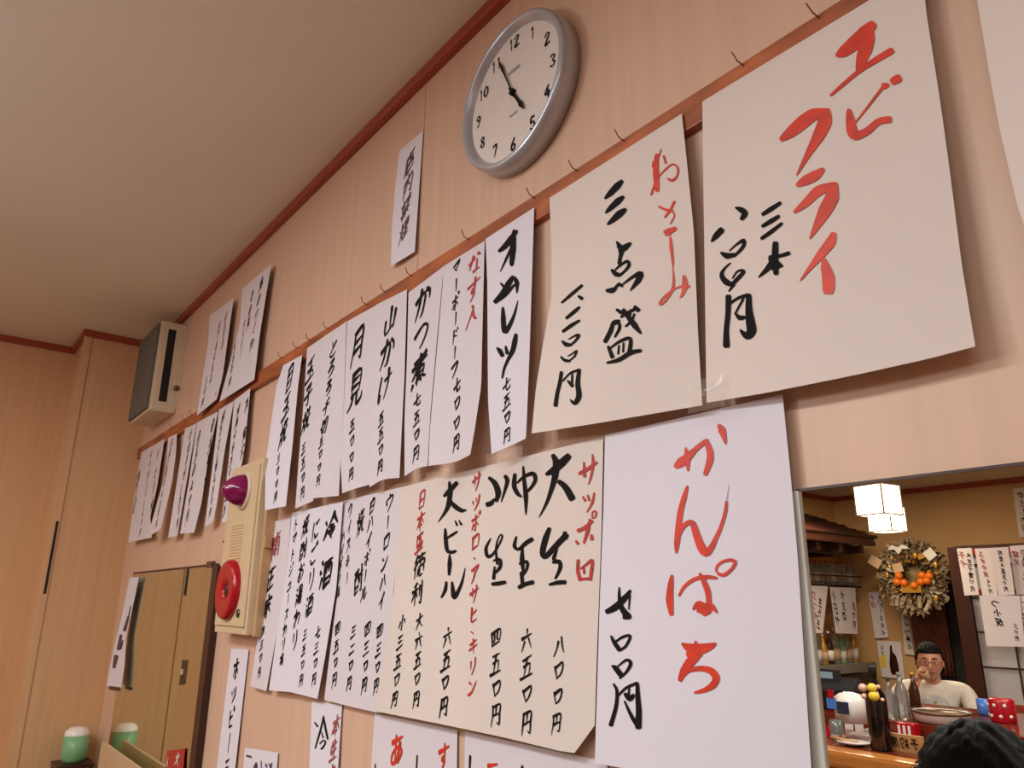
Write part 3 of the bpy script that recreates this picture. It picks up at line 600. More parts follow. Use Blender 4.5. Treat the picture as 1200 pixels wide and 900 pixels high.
# ------------------------------------------------------------------ bits of clear tape
for lab, c, sx, sz, yaw in (('clear tape with a bright glare joining the two large cream sheets', (826, 462), .055, .04, .25), ('clear tape above the bold draught columns', (590, 538), .10, .03, 0), ('clear tape above the red sake column', (512, 560), .08, .03, 0)):
    p = abs_(W(c[0], c[1], .04)); bm = bmesh.new(); n = 8
    for j in range(n + 1):
        for i in range(n + 1):
            u = i / n - .5; v = j / n - .5
            bm.verts.new((u * sx, -.006 * math.cos(PI * u) * math.cos(PI * v) * (1.2 if j % 2 else 1), v * sz))
    bm.verts.ensure_lookup_table()
    for j in range(n):
        for i in range(n):
            k = j * (n + 1) + i; f = bm.faces.new([bm.verts[q] for q in (k, k + 1, k + n + 2, k + n + 1)]); f.smooth = True
    me = bpy.data.meshes.new('clear_tape'); bm.to_mesh(me); bm.free(); o = link('clear_tape', me, M['tape']); o.location = p; tag(o, lab, 'tape')

# ------------------------------------------------------------------ wall clock
ck = thing('wall_clock', (-.965, D, CZ + .945), 'round silver-rimmed wall clock with a pale dial high on the wood panel wall', 'clock')
RC = .160
def ring(name, prof, m, parent, n=72):        # profile (radius, depth towards the room)
    V, Fc = [], []
    for r, y in prof:
        for k in range(n): V.append((r * math.cos(2 * PI * k / n), -y, r * math.sin(2 * PI * k / n)))
    for i in range(len(prof) - 1):
        for k in range(n): Fc.append((i * n + k, i * n + (k + 1) % n, (i + 1) * n + (k + 1) % n, (i + 1) * n + k))
    me = bpy.data.meshes.new(name); me.from_pydata(V, [], Fc); me.update(); me.polygons.foreach_set('use_smooth', [True] * len(me.polygons))
    return link(name, me, m, parent)
ring('rim', [(RC * .95, 0), (RC, .004), (RC, .030), (RC * .985, .040), (RC * .95, .045), (RC * .915, .043), (RC * .885, .034), (RC * .87, .030), (RC * .86, .028)], M['silver'], ck)
ring('dial', [(RC * .875, .029), (.0001, .029)], M['face'], ck)
def dial_ink(name, polys, m, y=.0302):
    V, Fc = [], []
    for q in polys:
        k = len(V); V += [(p.x, -y, p.y) for p in q]; Fc.append(tuple(range(k, k + 4)))
    me = bpy.data.meshes.new(name); me.from_pydata(V, [], Fc); link(name, me, m, ck)
for hnum in range(1, 13):
    a = PI / 2 - hnum * PI / 6; c = Vector((math.cos(a), math.sin(a))) * RC * .72
    txt = str(hnum); polys = []
    for k, ch in enumerate(txt):
        off = (k - (len(txt) - 1) / 2) * .017
        for st in parse_glyph(ch):
            pts = [Vector((c.x + off + p.x * .018 * (1 if ch != '1' else .5), c.y - p.y * .027)) for p in st]
            polys += ribbon(pts, [.0022 + .0022 * (abs(p.x) > .15) for p in st])
    dial_ink('numeral', polys, M['ink'])
dial_ink('dial_marking', ribbon([Vector((-.016, .052)), Vector((.016, .052))], [.007, .007]), M['silver'])
dial_ink('dial_marking', ribbon([Vector((-.010, -.048)), Vector((.010, -.048))], [.005, .005]), M['silver'])
def hand(name, ang, L, w0):
    a = math.radians(90 - ang); dv = Vector((math.cos(a), math.sin(a)))
    dial_ink(name, ribbon([-dv * .018, dv * 0, dv * L * .55, dv * L * .72, dv * L], [w0 * .7, w0 * .8, w0 * .9, w0 * 1.7, w0 * .3]), M['ink'], .0335)
hand('hour_hand', 148, .068, .007); hand('minute_hand', 336, .112, .0045)
ring('hub', [(.007, .030), (.007, .036), (.0001, .037)], M['ink'], ck, 20)

# ------------------------------------------------------------------ grey speaker in the corner
sp = thing('wall_speaker', (-3.56, D, CZ + .98), 'grey cloth-fronted speaker box with a black side slot, mounted high in the left corner', 'speaker')
X0, X1, Y0, Z0, Z1 = -3.74, -3.38, D - .118, CZ + .775, CZ + 1.185
box('housing', (X0, Y0 + .012, Z0), (X1, D, Z1), M['ivory'], sp, .012)
box('cloth_grille', (X0 + .008, Y0, Z0 + .012), (X1 - .012, Y0 + .014, Z1 - .012), M['grille'], sp, .005)
box('slot', (X1 - .01, Y0 + .044, Z0 + .045), (X1 + .001, D - .042, Z1 - .035), M['black'], sp)
box('mounting_plate', (X1 - .02, D - .006, Z0 + .02), (X1 + .012, D, Z1 - .01), M['ivory'], sp, .002)
ball('knob', .012, M['metal'], sp, Vector((X1 + .012, D - .012, Z0 + .11)) - sp.location)

# ------------------------------------------------------------------ fire alarm box
dF = .052
qs = [W(274, 547, dF), W(306, 540, dF), W(291, 743, dF), W(250, 742, dF)]
x0 = (qs[0].x + qs[3].x) / 2; x1 = (qs[1].x + qs[2].x) / 2; z1 = CZ + (qs[0].z + qs[1].z) / 2; z0 = CZ + (qs[2].z + qs[3].z) / 2
fa = thing('fire_alarm_panel', ((x0 + x1) / 2, D, (z0 + z1) / 2), 'cream fire alarm panel with a dark magenta lamp above a glossy red bell disc', 'alarm')
box('housing', (x0, D - dF, z0), (x1, D - .001, z1), M['box'], fa, .004)
box('backing_board', (x1 - .03, D - .034, z0 - .004), (x1 + .014, D - .0005, z1 + .004), M['boxside'], fa, .003)
box('front_cover', (x0 + .012, D - dF - .006, z0 + .02), (x1 - .012, D - dF + .002, z1 - .015), M['box'], fa, .003)
yf = D - dF - .006
xm = (x0 + x1) / 2
def wallring(name, prof, m, cx, cz, ybase, n=36):
    o = ring(name, prof, m, fa, n); o.location = Vector((cx, ybase, cz)) - fa.location; return o
zl = CZ + W(284, 577, dF).z; zb = CZ + W(269, 691, dF).z
wallring('lamp_collar', [(.056, 0), (.056, .004), (.05, .008), (.046, .008)], M['ivory'], xm + .02, zl, yf)
wallring('alarm_lamp', [(.047, 0), (.046, .014), (.041, .030), (.032, .046), (.018, .060), (.008, .066), (.0001, .067)], M['magenta'], xm + .02, zl, yf)
wallring('bell_disc', [(.082, 0), (.082, .010), (.078, .018), (.068, .021), (.056, .018), (.040, .019), (.026, .015), (.020, .008), (.0001, .006)], M['bell'], xm - .01, zb, yf)
wallring('push_button', [(.019, .006), (.019, .011), (.0001, .012)], M['dark'], xm - .012, zb, yf)
for k in range(16):
    zz = zl - .10 - k * .0085
    box('speaker_slit', (xm - .055, yf - .0012, zz), (xm + .045, yf + .0005, zz + .0028), M['boxside'], fa)
wallring('key_hole', [(.011, 0), (.011, .003), (.0001, .003)], M['metal'], x1 - .055, z0 + .055, yf)
for zz in (z1 - .22, z1 - .36): wallring('rivet', [(.005, 0), (.004, .004), (.0001, .004)], M['dark'], x0 + .006, zz, yf + .004, 10)
box('latch', (x1 + .006, D - .034, (z0 + z1) / 2 - .012), (x1 + .022, D - .012, (z0 + z1) / 2 + .02), M['boxside'], fa, .003)

# ------------------------------------------------------------------ mirrors
mr = thing('bar_mirror', (.35, D, CZ - .35), 'large frameless mirror right of the white sheet, reflecting the bar and a seated man', 'mirror')
xa = W(928, 578).x
box('mirror_pane', (xa + .008, D - .006, CZ - 1.0), (1.25, D - .0005, CZ + .1235), M['mirror'], mr)
box('edge_strip', (xa - .002, D - .010, CZ - 1.0), (xa + .014, D - .0005, CZ + .1235), M['edge'], mr, .002)
box('edge_strip', (xa + .010, D - .0075, CZ + .1225), (1.25, D - .0005, CZ + .1255), M['dark'], mr)
ml = thing('corner_mirror', (-3.1, D, CZ - .4), 'old greenish mirror under the corner strips with a dark brown right post', 'mirror')
xb, xc = -3.70, -2.53
box('mirror_pane', (xb, D - .006, CZ - 1.1), (xc, D - .0005, CZ + .108), M['mirror2'], ml)
box('edge_strip', (xb, D - .008, CZ + .106), (xc, D - .0005, CZ + .113), M['dark'], ml)
box('side_post', (xc, D - .022, CZ - 1.1), (xc + .055, D - .0005, CZ + .105), M['dark'], ml, .003)
box('clip', (xc - .10, D - .012, CZ + .10), (xc - .04, D - .0005, CZ + .122), M['metal'], ml, .002)

sw = thing('light_switch', (X2, .36, CZ - .36), 'grey metal light switch plate on the left wall, seen in the corner mirror', 'switch')
box('switch_plate', (X2, .325, CZ - .42), (X2 + .006, .395, CZ - .30), M['metal'], sw, .002)
box('rocker', (X2 + .004, .348, CZ - .372), (X2 + .012, .372, CZ - .345), M['white'], sw, .002)
# ------------------------------------------------------------------ things before the left mirror
s = Sheet('hanging_leaflet', 'folded glossy leaflet hanging at the left edge of the corner mirror', 'leaflet',
          (152, 677), (163, 676), (142, 806), (125, 803), M['paper'], .02, .03, .008, left=[(143, 720), (131, 770)], right=[(158, 700), (148, 745), (146, 780)])
s.trace('grey_ink', 60, 620, 3.213, '290,330,7 276,380,12;262,400,9 254,450,14;244,480,16 236,520,10'); s.trace('navy', 60, 620, 3.213, '298,290,3 288,350,4;270,420,4 262,450,5')
s.trace('dark', 60, 620, 3.213, '222,598,12 256,603,14')
s.done()
tb = thing('wall_side_table', (-3.2, D - .25, CZ - .95), 'dark wood table standing against the wall under the corner mirror', 'table')
zt2 = CZ - .95; zt = CZ - .66
box('table_top', (-3.93, D - .60, zt2 - .03), (-1.9, D - .012, zt2), M['dark'], tb, .004)
for x in (-3.85, -1.98):
    for y in (D - .55, D - .06): box('leg', (x - .025, y - .025, 0), (x + .025, y + .025, zt2 - .03), M['dark'], tb)
ts = thing('cup_rack', (-3.86, D - .10, zt2), 'small dark stand under the pale green cup', 'stand')
box('rack_top', (-3.94, D - .17, zt - .015), (-3.79, D - .03, zt), M['dark'], ts, .002)
for x in (-3.93, -3.80):
    for y in (D - .16, D - .04): box('leg', (x - .006, y - .006, zt2), (x + .006, y + .006, zt - .015), M['dark'], ts)
cu = thing('green_cup', (-3.86, D - .10, zt), 'pale green cup with a white frothy top before the corner mirror', 'cup')
lathe('cup_body', [(.036, 0), (.046, .012), (.050, .04), (.050, .105), (.046, .105), (.044, .09)], M['green'], cu)
lathe('white_filling', [(.045, .088), (.050, .104), (.046, .122), (.030, .134), (.001, .138)], M['white'], cu)
q0, q1, q2 = abs_(W(119, 869, .05)), abs_(W(178, 912, .05)), abs_(W(113, 912, .05))
bd = prism('cardboard_sign', [q0, (q1.x, q1.y, q1.z), (q1.x, q1.y, zt2), (q2.x, q2.y, zt2), q2], (0, .012, 0), M['card'])
tag(bd, 'beige cardboard corner poking up before the lower left of the corner mirror', 'card')
s = Sheet('red_card', 'small red card with white characters low in the corner mirror near its right post', 'card', (196, 880), (217, 877), (212, 930), (190, 930), M['bell'], .010, .02, nu=4, nv=6)
s.col('white', '火', (209, 881), (206, 899), 1.1, .12); s.col('white', '入', (197, 886), (195, 900), .9, .12)
s.done()
ORD = ['first', 'second', 'third', 'fourth', 'fifth', 'sixth', 'seventh', 'eighth', 'ninth', 'tenth', 'eleventh']
# ================================================================== the room behind the camera, seen in the bar mirror
zbar = -.62                                   # bar top, relative to the camera
def pm(px, py, y): return MY(px, py, y)
# ------------------------------------------------------------------ bar counter
yc = lambda yv: 2 * D - yv
bc = thing('bar_counter', (-1.9, yc(3.6), 0), 'long red-brown lacquered bar counter with a honey-coloured rounded front edge', 'counter')
xl, xr = -3.4, 1.4
box('counter_top', (xl, yc(4.02), CZ + zbar - .035), (xr, yc(3.50), CZ + zbar), M['counter'], bc, .003)
box('front_edge', (xl, yc(3.52), CZ + zbar - .075), (xr, yc(3.40), CZ + zbar - .004), M['oak'], bc, .016)
box('front_panel', (xl, yc(3.64), .0), (xr, yc(3.56), CZ + zbar - .05), M['oak'], bc)
box('upper_ledge', (xl, yc(4.85), CZ + zbar), (xr, yc(4.0), CZ + zbar + .067), M['counter'], bc, .006)
box('ledge_base', (xl, yc(4.82), 0), (xr, yc(4.03), CZ + zbar), M['dark'], bc)
zl_ = zbar + .067
def ptz(px, py, z): return mir(VZ(px, py, z))
# black bottle with toy balls
p = ptz(1035, 879, zbar)
bt = thing('black_bottle', p, 'tall black wine bottle ringed with yellow and pink toy balls on the bar counter', 'bottle')
lathe('bottle_body', [(.040, 0), (.045, .008), (.046, .205), (.040, .235), (.022, .262), (.015, .285), (.0145, .33), (.017, .332), (.017, .345), (.012, .347)], M['bottle'], bt)
lathe('foil_cap', [(.0165, .300), (.0175, .347), (.016, .352), (.001, .352)], M['black'], bt)
for (dx, dz, r, m) in ((.010, .262, .022, 'yellow'), (.014, .228, .024, 'yellow'), (-.038, .258, .020, 'toy'), (-.036, .222, .014, 'toy'), (.034, .268, .010, 'toy'), (.046, .215, .009, 'toy')):
    ball('toy_ball', r, M[m], bt, (dx, .040 if abs(dx) < .03 else .03, dz), (1, .8, .9))
# wooden reserved sign
p = ptz(1064, 881, zbar); 
sg = tag(prism('table_sign', [(-.075, .0, 0), (.075, .0, 0), (.082, .012, .072), (-.082, .012, .072)], (0, -.014, 0), M['board']), 'small light wood reserved sign standing on the bar counter', 'sign'); sg.location = p
pol = []
for k, ch in enumerate('予約席'):
    for st in parse_glyph(ch):
        # readable from the front of the bar (facing +y): x runs towards -x there
        pol += ribbon([Vector((.044 - k * .044 - q.x * .036, .037 - q.y * .045)) for q in st], [.0042] * len(st))
V, Fc = [], []
for q in pol:
    k = len(V); V += [(a.x, .0015 + a.y * .1667 + .0002, a.y) for a in q]; Fc.append((k, k + 1, k + 2, k + 3))
me = bpy.data.meshes.new('black_lettering'); me.from_pydata(V, [], Fc); link('black_lettering', me, M['ink'], sg)
# plate, napkin, cups
def onbar(px, py, z=zbar): return ptz(px, py, z)
pl = thing('white_dish', onbar(1003, 873), 'long white dish with chopsticks on the bar counter left of the black bottle', 'dish')
lathe('dish', [(.030, 0), (.045, .004), (.072, .014), (.074, .016), (.045, .008), (.001, .006)], M['white'], pl, n=28)
tube('chopstick', [(-.11, .01, .022), (.02, .03, .019)], .0035, M['board'], pl, 6)
tube('chopstick', [(-.105, .0, .022), (.03, .018, .019)], .0035, M['board'], pl, 6)
nk = prism('folded_napkin', [(-.07, 0, 0), (.07, -.01, 0), (.03, -.03, .032), (-.01, -.03, .022)], (0, -.05, .004), M['white']); nk.location = onbar(1011, 862); tag(nk, 'crumpled white napkin behind the white dish', 'napkin')
def cup(px, py, z, r, h, m, label, cat='cup', nm='cup'):
    o = lathe(nm, [(r * .85, 0), (r, h * .2), (r, h), (r * .9, h), (r * .85, h * .3), (.001, h * .25)], M[m], None, ptz(px, py, z)); return tag(o, label, cat)
cup(983, 866, zbar, .030, .085, 'glass', 'low glass cup beside the crumpled napkin', nm='glass_cup')
cup(1085, 862, zbar, .020, .05, 'blue', 'small blue plastic cup right of the wooden sign', nm='blue_cup')
pk = thing('snack_packet', onbar(971, 862), 'pair of red and cream folded packets near the mirror edge on the bar', 'packet')
for k, (dx, m) in enumerate(((-.07, 'card'), (-.0, 'bell'), (.04, 'toy'))):
    prism('fold', [(dx - .05, 0, 0), (dx + .03, 0, 0), (dx + .012, -.01, .065)], (0, -.03, 0), M[m], pk, True).location = (0, -.012 * k, 0)
rb = thing('red_basket', onbar(1064, 867), 'red and white patterned snack box behind the wooden sign', 'box')
box('carton', (-.045, -.06, 0), (.045, 0, .075), M['bell'], rb, .006, local=True)
for k in range(3): box('white_band', (-.036 + .024 * k, -.001, .012), (-.024 + .024 * k, .0015, .064), M['white'], rb, local=True)
# round white tissue tub with notes and blue labels
tbx = thing('tissue_tub', ptz(1000, 846, zl_ - .0), 'white domed tub with blue labels and paper notes taped on, on the raised ledge', 'container')
lathe('tub_body', [(.075, 0), (.078, .09), (.070, .113), (.048, .13), (.02, .137), (.001, .138)], M['white'], tbx, n=28)
for (dx, z0_, w_, h_, m) in ((.012, .045, .06, .055, 'navy'), (-.055, .06, .05, .05, 'blue'), (-.055, .108, .03, .04, 'bell')):
    y = math.sqrt(max(.0005, .09 ** 2 - dx * dx)) + .004 if z0_ > 0 else .10
    box('note', (dx - w_ / 2, y - .002, z0_), (dx + w_ / 2, y, z0_ + h_), M[m], tbx, local=True)
for k, px in enumerate((984, 996, 1008)):
    c = VY(px, 853 + k * 1.5, 3.99); c = mir(c)
    tag(box('paper_note', (c.x - .023, c.y - .008, c.z - .035), (c.x + .023, c.y - .006, c.z + .032), M['white']), ('left', 'middle', 'right')[k] + ' one of three small white notes on the front of the bar ledge', 'note', 'notes on the bar ledge')
# cash register
cr = thing('cash_register', ptz(966, 832, zl_), 'black cash register with a pale screen behind the bar ledge at the mirror edge', 'register')
box('body', (-.16, -.34, 0), (.11, -.05, .10), M['bottle'], cr, .01, local=True)
prism('keyboard', [(-.16, -.05, .02), (.11, -.05, .02), (.11, -.2, .16), (-.16, -.2, .16)], (0, -.04, -.01), M['charcoal'], cr, True)
box('screen', (-.14, -.19, .12), (.02, -.17, .20), M['charcoal'], cr, .005, local=True)
box('display', (-.12, -.172, .15), (-.02, -.166, .185), M['screen'], cr, local=True)
# clear bottles, dark sauce bottle
def bottle(px, py, z, h, r, m, label, group=None, cat='bottle', cap='charcoal', parts=True):
    b = thing('bottle', ptz(px, py, z), label, cat, group)
    lathe('bottle_body', [(r * .9, 0), (r, .01), (r, h * .55), (r * .85, h * .64), (r * .38, h * .78), (r * .33, h * .95), (r * .3, h * .95)], M[m], b, n=16)
    lathe('bottle_cap', [(r * .40, h * .93), (r * .40, h), (.001, h)], M[cap], b, n=12)
    return b
bottle(1047, 841, zl_, .19, .023, 'glass', 'clear slim bottle with a dark cap on the ledge left of the carafe', cat='bottle')
b = bottle(1061, 841, zl_, .22, .033, 'glass', 'large clear water carafe on the ledge in front of the seated man', cap='glass')
bottle(1076, 838, zl_, .21, .026, 'brownglass', 'brown beer bottle on the ledge beside the clear carafe', cap='gold')
# cooking pot
pt = thing('hot_pot', ptz(1106, 847, zl_), 'shallow pale patterned serving pot on the ledge below the seated man', 'pot')
lathe('pot_body', [(.10, 0), (.118, .012), (.130, .046), (.132, .052), (.124, .052), (.11, .03), (.001, .028)], M['white'], pt, n=32)
lathe('pot_rim', [(.131, .045), (.137, .050), (.136, .056), (.126, .055), (.126, .05)], M['metal'], pt, n=32)
# objects at the far right
rc = tag(lathe('red_can', [(.055, 0), (.058, .01), (.058, .10), (.05, .11), (.001, .11)], M['bell'], None, ptz(1178, 846, zl_)), 'round red tin with white flecks at the right edge of the mirror view', 'tin')
for k in range(7):
    a = .6 + k * .4; ball('white_fleck', .009, M['white'], rc, (.056 * math.cos(a), .056 * math.sin(a), .03 + .05 * (k % 2)), (1, 1, 1), 8)
cup(1155, 838, zl_, .03, .08, 'blue', 'blue tumbler behind the dark-haired head', nm='blue_tumbler')

# ------------------------------------------------------------------ lanterns
def lantern(px, py, yv, label, w_=.175, h_=.17):
    c = pm(px, py, yv); a = thing('paper_lantern', c, label, 'lamp', 'square paper lanterns over the bar', rz=.14)
    box('lamp_shade', (-w_ / 2, -w_ / 2, -h_ / 2), (w_ / 2, w_ / 2, h_ / 2), M['lamp'], a, local=True)
    e = .0035
    for sx in (-1, 1):
        for sy in (-1, 1): box('frame_post', (sx * w_ / 2 - e, sy * w_ / 2 - e, -h_ / 2 - e), (sx * w_ / 2 + e, sy * w_ / 2 + e, h_ / 2 + e), M['frame'], a, local=True)
    for z in (-h_ / 2, h_ / 2):
        for s_ in (-1, 1):
            box('frame_bar', (-w_ / 2, s_ * w_ / 2 - e, z - e), (w_ / 2, s_ * w_ / 2 + e, z + e), M['frame'], a, local=True)
            box('frame_bar', (s_ * w_ / 2 - e, -w_ / 2, z - e), (s_ * w_ / 2 + e, w_ / 2, z + e), M['frame'], a, local=True)
    top = zc - c.z
    tube('cord', [(0, 0, h_ / 2), (0, 0, top)], .004, M['dark'], a, 6)
    lathe('ceiling_rose', [(.04, top - .02), (.045, top)], M['dark'], a)
lantern(1030, 587, 4.4, 'nearer glowing square paper lantern hanging over the bar')
lantern(1040, 609, 5.4, 'farther glowing square paper lantern, partly behind the nearer one')

# ------------------------------------------------------------------ dark canopy along the kitchen wall
cn = thing('kitchen_canopy', (-4.4, yc(7.2), CZ + .8), 'dark wooden lean-to canopy over the bottle shelves along the kitchen wall', 'canopy')
y0_, y1_ = yc(5.6), yc(8.0)
def cz_(v): return CZ + v
XE = -3.97
def czr(x): return cz_(.99 - (x - XK) / (XE - XK) * .30)
prism('roof_board', [(XK, y0_, czr(XK)), (XK, y0_, czr(XK) - .05), (XE, y0_, czr(XE) - .05), (XE, y0_, czr(XE))], (0, y1_ - y0_, 0), M['dark'], cn)
for k in range(11):
    x = XK + .04 + k * .073
    tube('batten', [Vector((x, y0_, czr(x) + .005)) - cn.location, Vector((x, y1_ - .05 * (k % 3), czr(x) + .005)) - cn.location], .020, M['dark'], None, 8).parent = cn
box('eave_beam', (XE - .05, y1_, cz_(.60)), (XE + .01, y0_, cz_(.645)), M['dark'], cn, .004)
box('inner_beam', (XE - .28, y1_ + .15, cz_(.51)), (XE - .16, y0_, cz_(.64)), M['dark'], cn, .004)
for k in range(5):
    y = y1_ + .15 + k * .42
    box('bracket', (XK, y, cz_(.52)), (XE - .05, y + .07, cz_(.60)), M['dark'], cn)
box('bracket', (XK, y1_ + .30, cz_(.49)), (XE - .30, y1_ + .40, cz_(.54)), M['dark'], cn)
# shelves on the left kitchen wall
def shelf(z, ya, yb, x1s, m, label):
    o = box('wall_shelf', (XK + .002, yc(yb), CZ + z - .02), (x1s, yc(ya), CZ + z), M[m]); return tag(o, label, 'shelf')
XS = -4.50
def yv_at(px, x): return VX(px, 700, x).y
sh1 = shelf(.205, 7.0, 8.42, XS + .12, 'dark', 'dark upper bottle shelf with a guard bar on the kitchen wall')
box('guard_bar', (XS + .10, yc(8.46), CZ + .295), (XS + .115, yc(7.0), CZ + .31), M['dark'], sh1).matrix_parent_inverse = Matrix.Identity(4)
for k in range(11):
    px = 939 + k * 6.3; yv = VX(px, 680, XS).y
    b = thing('bottle', (XS, yc(yv), CZ + .205), ORD[k] + ' red-capped clear bottle from the mirror edge on the dark upper shelf', 'bottle', 'clear bottles on the upper kitchen shelf')
    r, h = .038, .26
    lathe('bottle_body', [(r * .9, 0), (r, .01), (r, h * .6), (r * .8, h * .7), (r * .35, h * .82), (r * .3, h * .95)], M['glass'], b, n=12)
    lathe('bottle_cap', [(r * .36, h * .93), (r * .36, h), (.001, h)], M['bell'], b, n=8)
    lathe('bottle_label', [(r * 1.03, h * .15), (r * 1.03, h * .5)], M['card' if k % 3 else 'white'], b, n=12)
sh2 = shelf(-.60, 6.9, 8.40, XS + .16, 'grey', 'grey lower bottle shelf with a thick front edge above the cash register')
box('shelf_lip', (XS + .14, yc(8.42), CZ - .68), (XS + .17, yc(6.9), CZ - .59), M['grey'], sh2)
for k in range(9):
    px = 945 + k * 7.2; yv = VX(px, 770, XS).y
    b = thing('bottle', (XS, yc(yv), CZ - .60), ORD[k] + ' bottle from the mirror edge on the grey lower shelf, ' + ('clear', 'green', 'clear', 'golden', 'brown')[k % 5], 'bottle', 'bottles on the lower kitchen shelf')
    r, h = .042, .30 + .03 * (k % 3)
    lathe('bottle_body', [(r * .9, 0), (r, .01), (r, h * .55), (r * .8, h * .66), (r * .35, h * .8), (r * .3, h * .95)], M[('glass', 'green', 'glass', 'gold', 'brownglass')[k % 5]], b, n=12)
    lathe('bottle_cap', [(r * .36, h * .93), (r * .36, h), (.001, h)], M['white'], b, n=8)
    lathe('bottle_label', [(r * 1.03, h * .12), (r * 1.03, h * .42)], M['card' if k % 2 else 'white'], b, n=12)
cab = tag(box('dark_cabinet', (XK + .002, yc(8.5), 0), (XS + .12, yc(6.0), CZ - .70), M['dark'], bev=.005), 'dark cabinet under the grey bottle shelf', 'cabinet')
cab['group'] = 'kitchen cabinets'
# ------------------------------------------------------------------ sheets in the mirror view
random.seed(5)
def UX(x): return lambda px, py, d: VX(px, py, x + d)
def UY(y): return lambda px, py, d: VY(px, py, y - d)
def msheet(label, quad, cols, U, hor, m='pink', name='menu_strip', cat='menu strip', group='menu strips on the bar walls', d=(.006, .02), red=(), ink='ink', nu=6, nv=10):
    s = Sheet(name, label, cat, *quad, M[m], d[0], d[1], .0, U=U, fin=mir, hor=hor, flip=True, nu=nu, nv=nv, group=group)
    for k, (txt, a, b, *w_) in enumerate(cols):
        s.col('pred' if k in red else ink, txt, a, b, w_[0] if w_ else .8, .11)
    s.done(); return s
YS = 8.64
ux = UX(XS + .14); hx = (0, 1, 0)
msheet('pair sheet nearest the mirror edge hanging below the upper bottle shelf', ((938.5, 686), (971, 687), (965, 742), (946, 742)), [('中大ごりル', (944, 690), (951, 735)), ('ロつ大', (954, 692), (957, 728)), ('生た五', (962, 700), (959, 738))], ux, hx, red=(1,))
msheet('sheet farther from the mirror edge hanging below the upper bottle shelf', ((973, 688), (1003, 689), (1006, 743), (980, 742)), [('小日サ', (977, 692), (983, 735)), ('大生酒', (987, 692), (991, 728)), ('五〇円', (1001, 705), (1002, 738))], ux, hx, red=())
uy = UY(YS - .01); hy = (1, 0, 0)
msheet('white strip with a short red column on the ochre wall left of the festive wreath', ((1018, 694), (1032, 693), (1042, 747), (1026, 748)), [('千月', (1022, 697), (1025, 714)), ('生ビール大七', (1031, 697), (1036, 745))], uy, hy, 'paper', red=(0,))
s = Sheet('beer_poster', 'pale poster of a brown bottle on the ochre wall left of the man', 'poster', (1028, 751), (1056, 752), (1061, 796), (1034, 793), M['paper'], .006, .012, U=uy, fin=mir, hor=hy, flip=True, nu=4, nv=6)
s.trace('brownglass', 0, 0, 1, '1044.5,757,2 1045,764,3 1047,770,7 1048,778,9 1049.5,787,9')
s.trace('yellow', 0, 0, 1, '1035,770,6 1036.5,780,6'); s.col('ink', '冷大', (1034, 756), (1035, 768), .7, .1)
s.done()
msheet('faded strip half hidden under the wreath, beside the dark niche', ((1056, 715), (1063, 715), (1072, 768), (1061, 766)), [('古千つ鳥七', (1061, 720), (1067, 762))], UY(YS - .01), hy, 'cream')
msheet('white strip high on the ochre wall at the right edge of the mirror', ((1187, 573), (1212, 570), (1220, 628), (1195, 630)), [('中三しの日', (1196, 576), (1202, 624))], UY(YS - .01), hy, 'cream')
uf = UY(6.78)
g3 = 'strips pinned across the top of the paper screen'
msheet('leftmost of the strips pinned on top of the paper screen', ((1122, 643), (1139, 642), (1148, 697), (1131, 698)), [('予千', (1127, 646), (1130, 666)), ('大生子煮〇円', (1135, 647), (1141, 694))], uf, hy, group=g3, red=(0,))
msheet('strip with a red column, second of those pinned on the paper screen', ((1143, 643), (1166, 642), (1170, 698), (1152, 698)), [('玉本中焼', (1149, 646), (1157, 677)), ('七〇円', (1158, 678), (1162, 696))], uf, hy, group=g3, red=(0,))
msheet('third strip on the paper screen, one plain black column', ((1163, 642), (1182, 641), (1190, 697), (1171, 698)), [('月見大盛五〇円', (1172, 645), (1180, 694))], UY(6.76), hy, group=g3)
msheet('fourth strip on the paper screen at the frame edge', ((1184, 640), (1210, 638), (1216, 696), (1192, 697)), [('禁火', (1190, 645), (1193, 664)), ('白玉子七〇円', (1199, 644), (1204, 692))], uf, hy, group=g3, red=(0,))
msheet('large white sheet hanging over the lower panes of the paper screen', ((1148, 698), (1196, 698), (1202, 758), (1157, 757)), [('つ小焼', (1166, 702), (1173, 735), .9), ('三〇円', (1190, 730), (1193, 752), .8)], UY(6.72), hy, 'paper', name='menu_sheet', cat='menu sheet')
msheet('large white sheet cut by the frame edge beside the paper screen', ((1197, 698), (1240, 697), (1248, 757), (1204, 757)), [('本焼', (1204, 702), (1208, 735), .9)], UY(6.70), hy, 'paper', name='menu_sheet', cat='menu sheet')

# ------------------------------------------------------------------ paper screen (shoji) with its post and wainscot
YF = 6.85
ss = thing('shoji_screen', (-2.4, yc(YF), 0), 'paper lattice screen with dark bars and a red-brown post behind the seated man', 'screen')
a_ = VY(1128, 820, YF); zt_ = CZ + VY(1128, 651, YF).z; zb_ = CZ + VY(1150, 822, YF).z
xs0 = VY(1133, 700, YF).x; 
pitch = .262
xl_ = xs0 + .04
box('post', (xs0 - .08, yc(YF + .03), 0), (xs0 + .04, yc(YF - .03), zt_ + .07), M['dark'], ss, .004)
nc = 8
box('top_rail', (xl_, yc(YF + .02), zt_), (xl_ + nc * pitch, yc(YF - .02), zt_ + .05), M['trim'], ss, .003)
zm = CZ + VY(1130, 694, YF).z
rows = [zb_ + k * .262 for k in range(5)]
box('middle_rail', (xl_, yc(YF + .02), zm - .022), (xl_ + nc * pitch, yc(YF - .02), zm + .022), M['trim'], ss, .003)
zz = [zb_]
while zz[-1] + .23 < zt_: zz.append(zz[-1] + .262 if zz[-1] + .262 < zt_ else zt_)
if zz[-1] != zt_: zz.append(zt_)
